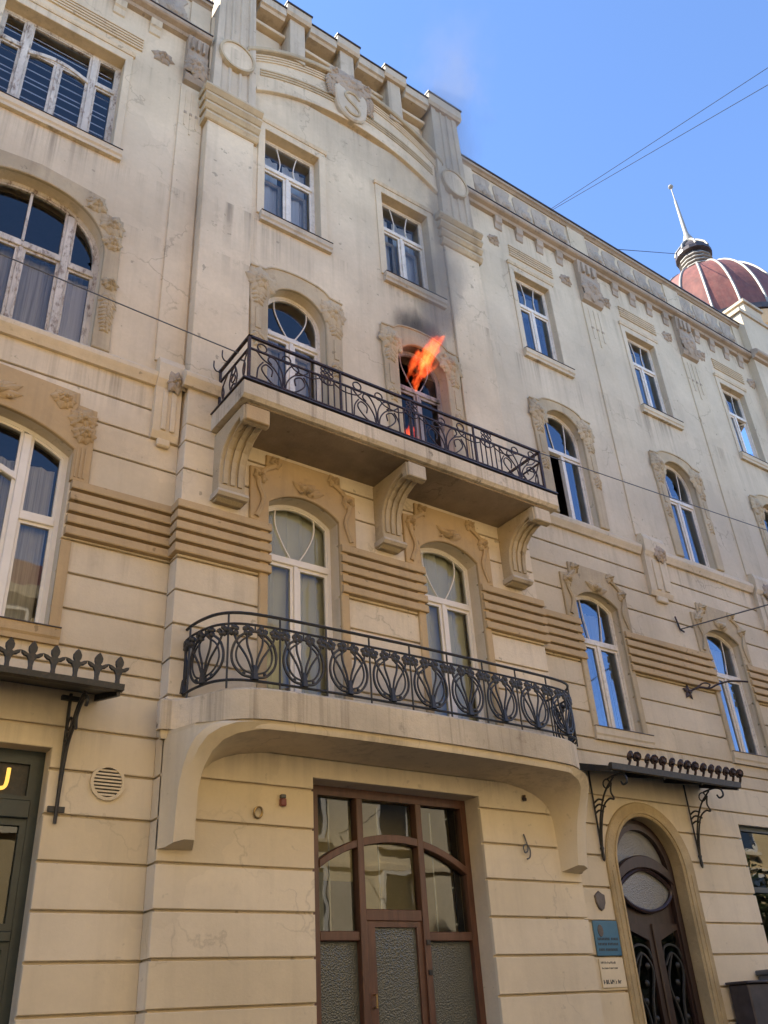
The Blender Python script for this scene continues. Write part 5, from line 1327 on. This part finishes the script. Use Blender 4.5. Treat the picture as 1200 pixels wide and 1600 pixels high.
LH = empty('town_house'); tag(LH, 'cream house adjoining the burning building on the left', 'building')
box('wall', -60, -3.05, 0.0, 13, 0, 19, M['wallr'], LH); profx('roof', [(0, 19), (6.5, 21.5), (13, 19)], -60, -3.05, M['dome'], LH)

# street trees opposite the right shop (seen mirrored in its glass)
M['leaf'] = simple('green_leaves', (0.075, 0.12, 0.03), 0.6, var=0.5, scale=1.5); M['bark'] = simple('grey_bark', (0.12, 0.095, 0.07), 0.9, var=0.3, scale=5)
def tree(x, y, h, seed, label):
    rg = random.Random(seed); T_ = empty('street_tree', None, (0, 0, 0)); tag(T_, label, 'tree', 'trees across the street')
    bm = bmesh.new(); bm_tube(spline([(x, y, 0.0), (x+0.05, y, h*0.3), (x-0.05, y+0.05, h*0.6)], 4), 0.16, 8, bm, False, 0.08)
    tips = []
    for i in range(9):
        a = i*2.4; t = Vector((x+math.cos(a)*rg.uniform(.9, 1.7), y+math.sin(a)*rg.uniform(.6, 1.1), h*rg.uniform(.55, .95))); tips.append(t)
        bm_tube(spline([(x, y, h*0.38), tuple(Vector((x, y, h*0.55)).lerp(t, .5)), tuple(t)], 4), 0.06, 5, bm, False, 0.015)
    bm_obj('trunk', bm, M['bark'], T_, True)
    v = []; f = []
    for i in range(3200):
        c = rg.choice(tips)+Vector((rg.gauss(0, .55), rg.gauss(0, .45), rg.gauss(0, .5)))
        n = Vector((rg.gauss(0, 1), rg.gauss(0, 1), rg.gauss(0, 1)+.4)).normalized(); t = n.orthogonal().normalized(); b = n.cross(t); s_ = rg.uniform(.07, .14); k = len(v)
        v += [c-t*s_, c+b*s_*0.55, c+t*s_, c-b*s_*0.55]; f.append((k, k+1, k+2, k+3))
    me = bpy.data.meshes.new('crown'); me.from_pydata(v, [], f); o = from_mesh('crown', me, T_, M['leaf'])
tree(27.0, -10.7, 5.6, 1, 'young leafy street tree across the street, nearer one')
tree(32.0, -10.9, 6.4, 2, 'taller leafy street tree farther along across the street')

# ------------------------------------------------------------------ fire and smoke
def axis_matrix(p0, p1):
    z = (Vector(p1)-Vector(p0)); ln = z.length; q = z.to_track_quat('Z', 'Y'); m = q.to_matrix().to_4x4(); m.translation = Vector(p0); return m, ln
def flame_material(name, ln, r0, strength, seed):
    m, nt, out = nodes_of(name)
    tc = N(nt, 'ShaderNodeTexCoord'); s = N(nt, 'ShaderNodeSeparateXYZ')
    nz = N(nt, 'ShaderNodeTexNoise'); nz.inputs['Scale'].default_value = 3.2; nz.inputs['Detail'].default_value = 6; nz.inputs['Roughness'].default_value = 0.6
    mp = N(nt, 'ShaderNodeMapping'); mp.inputs['Scale'].default_value = (1, 1, 0.55); mp.inputs['Location'].default_value = (seed, seed*2, 0)
    nt.links.new(tc.outputs['Object'], mp.inputs[0]); nt.links.new(mp.outputs[0], nz.inputs['Vector'])
    off = N(nt, 'ShaderNodeVectorMath', operation='SUBTRACT'); nt.links.new(nz.outputs['Color'], off.inputs[0]); off.inputs[1].default_value = (0.5, 0.5, 0.5)
    sc = N(nt, 'ShaderNodeVectorMath', operation='SCALE'); nt.links.new(off.outputs[0], sc.inputs[0]); sc.inputs['Scale'].default_value = r0*3.4
    ad = N(nt, 'ShaderNodeVectorMath', operation='ADD'); nt.links.new(tc.outputs['Object'], ad.inputs[0]); nt.links.new(sc.outputs[0], ad.inputs[1])
    nt.links.new(ad.outputs[0], s.inputs[0])
    r2 = math_(nt, 'SQRT', math_(nt, 'ADD', math_(nt, 'MULTIPLY', s.outputs[0], s.outputs[0]), math_(nt, 'MULTIPLY', s.outputs[1], s.outputs[1])))
    t = math_(nt, 'DIVIDE', s.outputs[2], ln)
    # radius: small at the root, full towards the top, then closing
    rr = ramp(nt, t, [(0.0, 0.22), (0.3, 0.5), (0.72, 1.0), (0.92, 0.72), (1.0, 0.0)])
    d = math_(nt, 'DIVIDE', r2, math_(nt, 'MAXIMUM', math_(nt, 'MULTIPLY', rr, r0), 0.01))
    mr = N(nt, 'ShaderNodeMapRange', interpolation_type='SMOOTHSTEP'); nt.links.new(d, mr.inputs[0]); mr.inputs[1].default_value = 1.0; mr.inputs[2].default_value = 0.45; mr.inputs[3].default_value = 0; mr.inputs[4].default_value = 1
    hi = noise(nt, tc.outputs['Object'], 9.0, 5, 0.65, (1, 1, 0.35))
    dens = math_(nt, 'MULTIPLY', mr.outputs[0], ramp(nt, hi, [(0.34, 0.12), (0.62, 1.0)]))
    vol = N(nt, 'ShaderNodeVolumePrincipled')
    vol.inputs['Color'].default_value = (0.05, 0.03, 0.02, 1)
    nt.links.new(math_(nt, 'MULTIPLY', dens, 2.0), vol.inputs['Density'])
    col = N(nt, 'ShaderNodeValToRGB'); e = col.color_ramp.elements; e.new(0.62); e[2].position = 1.0; e[2].color = (1.0, 0.26, 0.06, 1); e[0].position = 0.0; e[0].color = (0.9, 0.04, 0.012, 1); e[1].color = (1.0, 0.12, 0.022, 1)
    nt.links.new(dens, col.inputs[0]); nt.links.new(col.outputs[0], vol.inputs['Emission Color'])
    nt.links.new(math_(nt, 'MULTIPLY', dens, strength), vol.inputs['Emission Strength'])
    nt.links.new(vol.outputs[0], out.inputs['Volume'])
    return m
def tongue(p0, p1, r0, strength, seed, parent):
    mt, ln = axis_matrix(p0, p1)
    bm = bmesh.new(); n = 12; rings = []
    for i, (t, q) in enumerate(((-0.06, 0.7), (0.25, 1.05), (0.6, 1.5), (0.9, 1.5), (1.08, 0.9))):
        rings.append([bm.verts.new((r0*q*math.cos(2*math.pi*j/n), r0*q*math.sin(2*math.pi*j/n), ln*t)) for j in range(n)])
    for A_, Q in zip(rings, rings[1:]):
        for j in range(n): bm.faces.new((A_[j], A_[(j+1) % n], Q[(j+1) % n], Q[j]))
    bm.faces.new(rings[0][::-1]); bm.faces.new(rings[-1])
    o = bm_obj('flame_tongue', bm, flame_material('fire', ln, r0, strength, seed), parent); o.matrix_world = mt
    return o
F1 = empty('flame'); tag(F1, 'tall orange flame bursting out of the upper arched balcony window', 'fire')
tongue((8.34, -0.24, 11.72), (8.60, -0.58, 12.62), 0.17, 4.4, 3.1, F1)
tongue((8.42, -0.42, 12.05), (8.80, -0.62, 12.86), 0.17, 4.4, 5.3, F1)
tongue((8.20, -0.28, 11.85), (8.36, -0.46, 12.50), 0.15, 2.2, 9.4, F1)
F2 = empty('flame'); tag(F2, 'small red flame low in the doorway of the balcony window behind the railing', 'fire')
tongue((8.17, -0.12, 9.9), (8.22, -0.16, 10.85), 0.19, 4.6, 7.7, F2)
tongue((8.32, -0.10, 9.9), (8.38, -0.14, 10.62), 0.13, 4.0, 1.7, F2)
def smoke(p0, p1, r0, r1, dens, label):
    mt, ln = axis_matrix(p0, p1)
    bm = bmesh.new(); n = 14; rings = []
    for t in (0.0, 0.3, 0.65, 1.0):
        q = (r0+(r1-r0)*t)*1.15; rings.append([bm.verts.new((q*math.cos(2*math.pi*j/n), q*math.sin(2*math.pi*j/n), ln*t)) for j in range(n)])
    for A_, Q in zip(rings, rings[1:]):
        for j in range(n): bm.faces.new((A_[j], A_[(j+1) % n], Q[(j+1) % n], Q[j]))
    bm.faces.new(rings[0][::-1]); bm.faces.new(rings[-1])
    m, nt, out = nodes_of('smoke')
    tc = N(nt, 'ShaderNodeTexCoord'); s = N(nt, 'ShaderNodeSeparateXYZ'); nt.links.new(tc.outputs['Object'], s.inputs[0])
    r2 = math_(nt, 'SQRT', math_(nt, 'ADD', math_(nt, 'MULTIPLY', s.outputs[0], s.outputs[0]), math_(nt, 'MULTIPLY', s.outputs[1], s.outputs[1])))
    t = math_(nt, 'DIVIDE', s.outputs[2], ln)
    rad = math_(nt, 'MULTIPLY_ADD', t, r1-r0, r0)
    nz = noise(nt, tc.outputs['Object'], 1.25, 7, 0.68, (1, 1, 0.55))
    d = math_(nt, 'ADD', math_(nt, 'DIVIDE', r2, rad), math_(nt, 'MULTIPLY_ADD', nz, 2.6, -1.15))
    mr = N(nt, 'ShaderNodeMapRange', interpolation_type='SMOOTHSTEP'); nt.links.new(d, mr.inputs[0]); mr.inputs[1].default_value = 1.0; mr.inputs[2].default_value = 0.15; mr.inputs[3].default_value = 0; mr.inputs[4].default_value = 1
    fade = ramp(nt, t, [(0.0, 0.0), (0.04, 1.0), (0.18, 0.8), (0.35, 0.38), (0.7, 0.16), (1.0, 0.0)])
    vol = N(nt, 'ShaderNodeVolumePrincipled'); vol.inputs['Color'].default_value = (0.30, 0.29, 0.28, 1)
    nt.links.new(math_(nt, 'MULTIPLY', math_(nt, 'MULTIPLY', mr.outputs[0], fade), dens), vol.inputs['Density'])
    nt.links.new(vol.outputs[0], out.inputs['Volume'])
    o = bm_obj('smoke', bm, m, None); o.matrix_world = mt; tag(o, label, 'smoke', kind='stuff')
smoke((8.55, -0.75, 12.4), (10.0, -1.3, 23.6), 0.5, 1.5, 1.35, 'thin dark smoke rising from the burning window past the parapet')
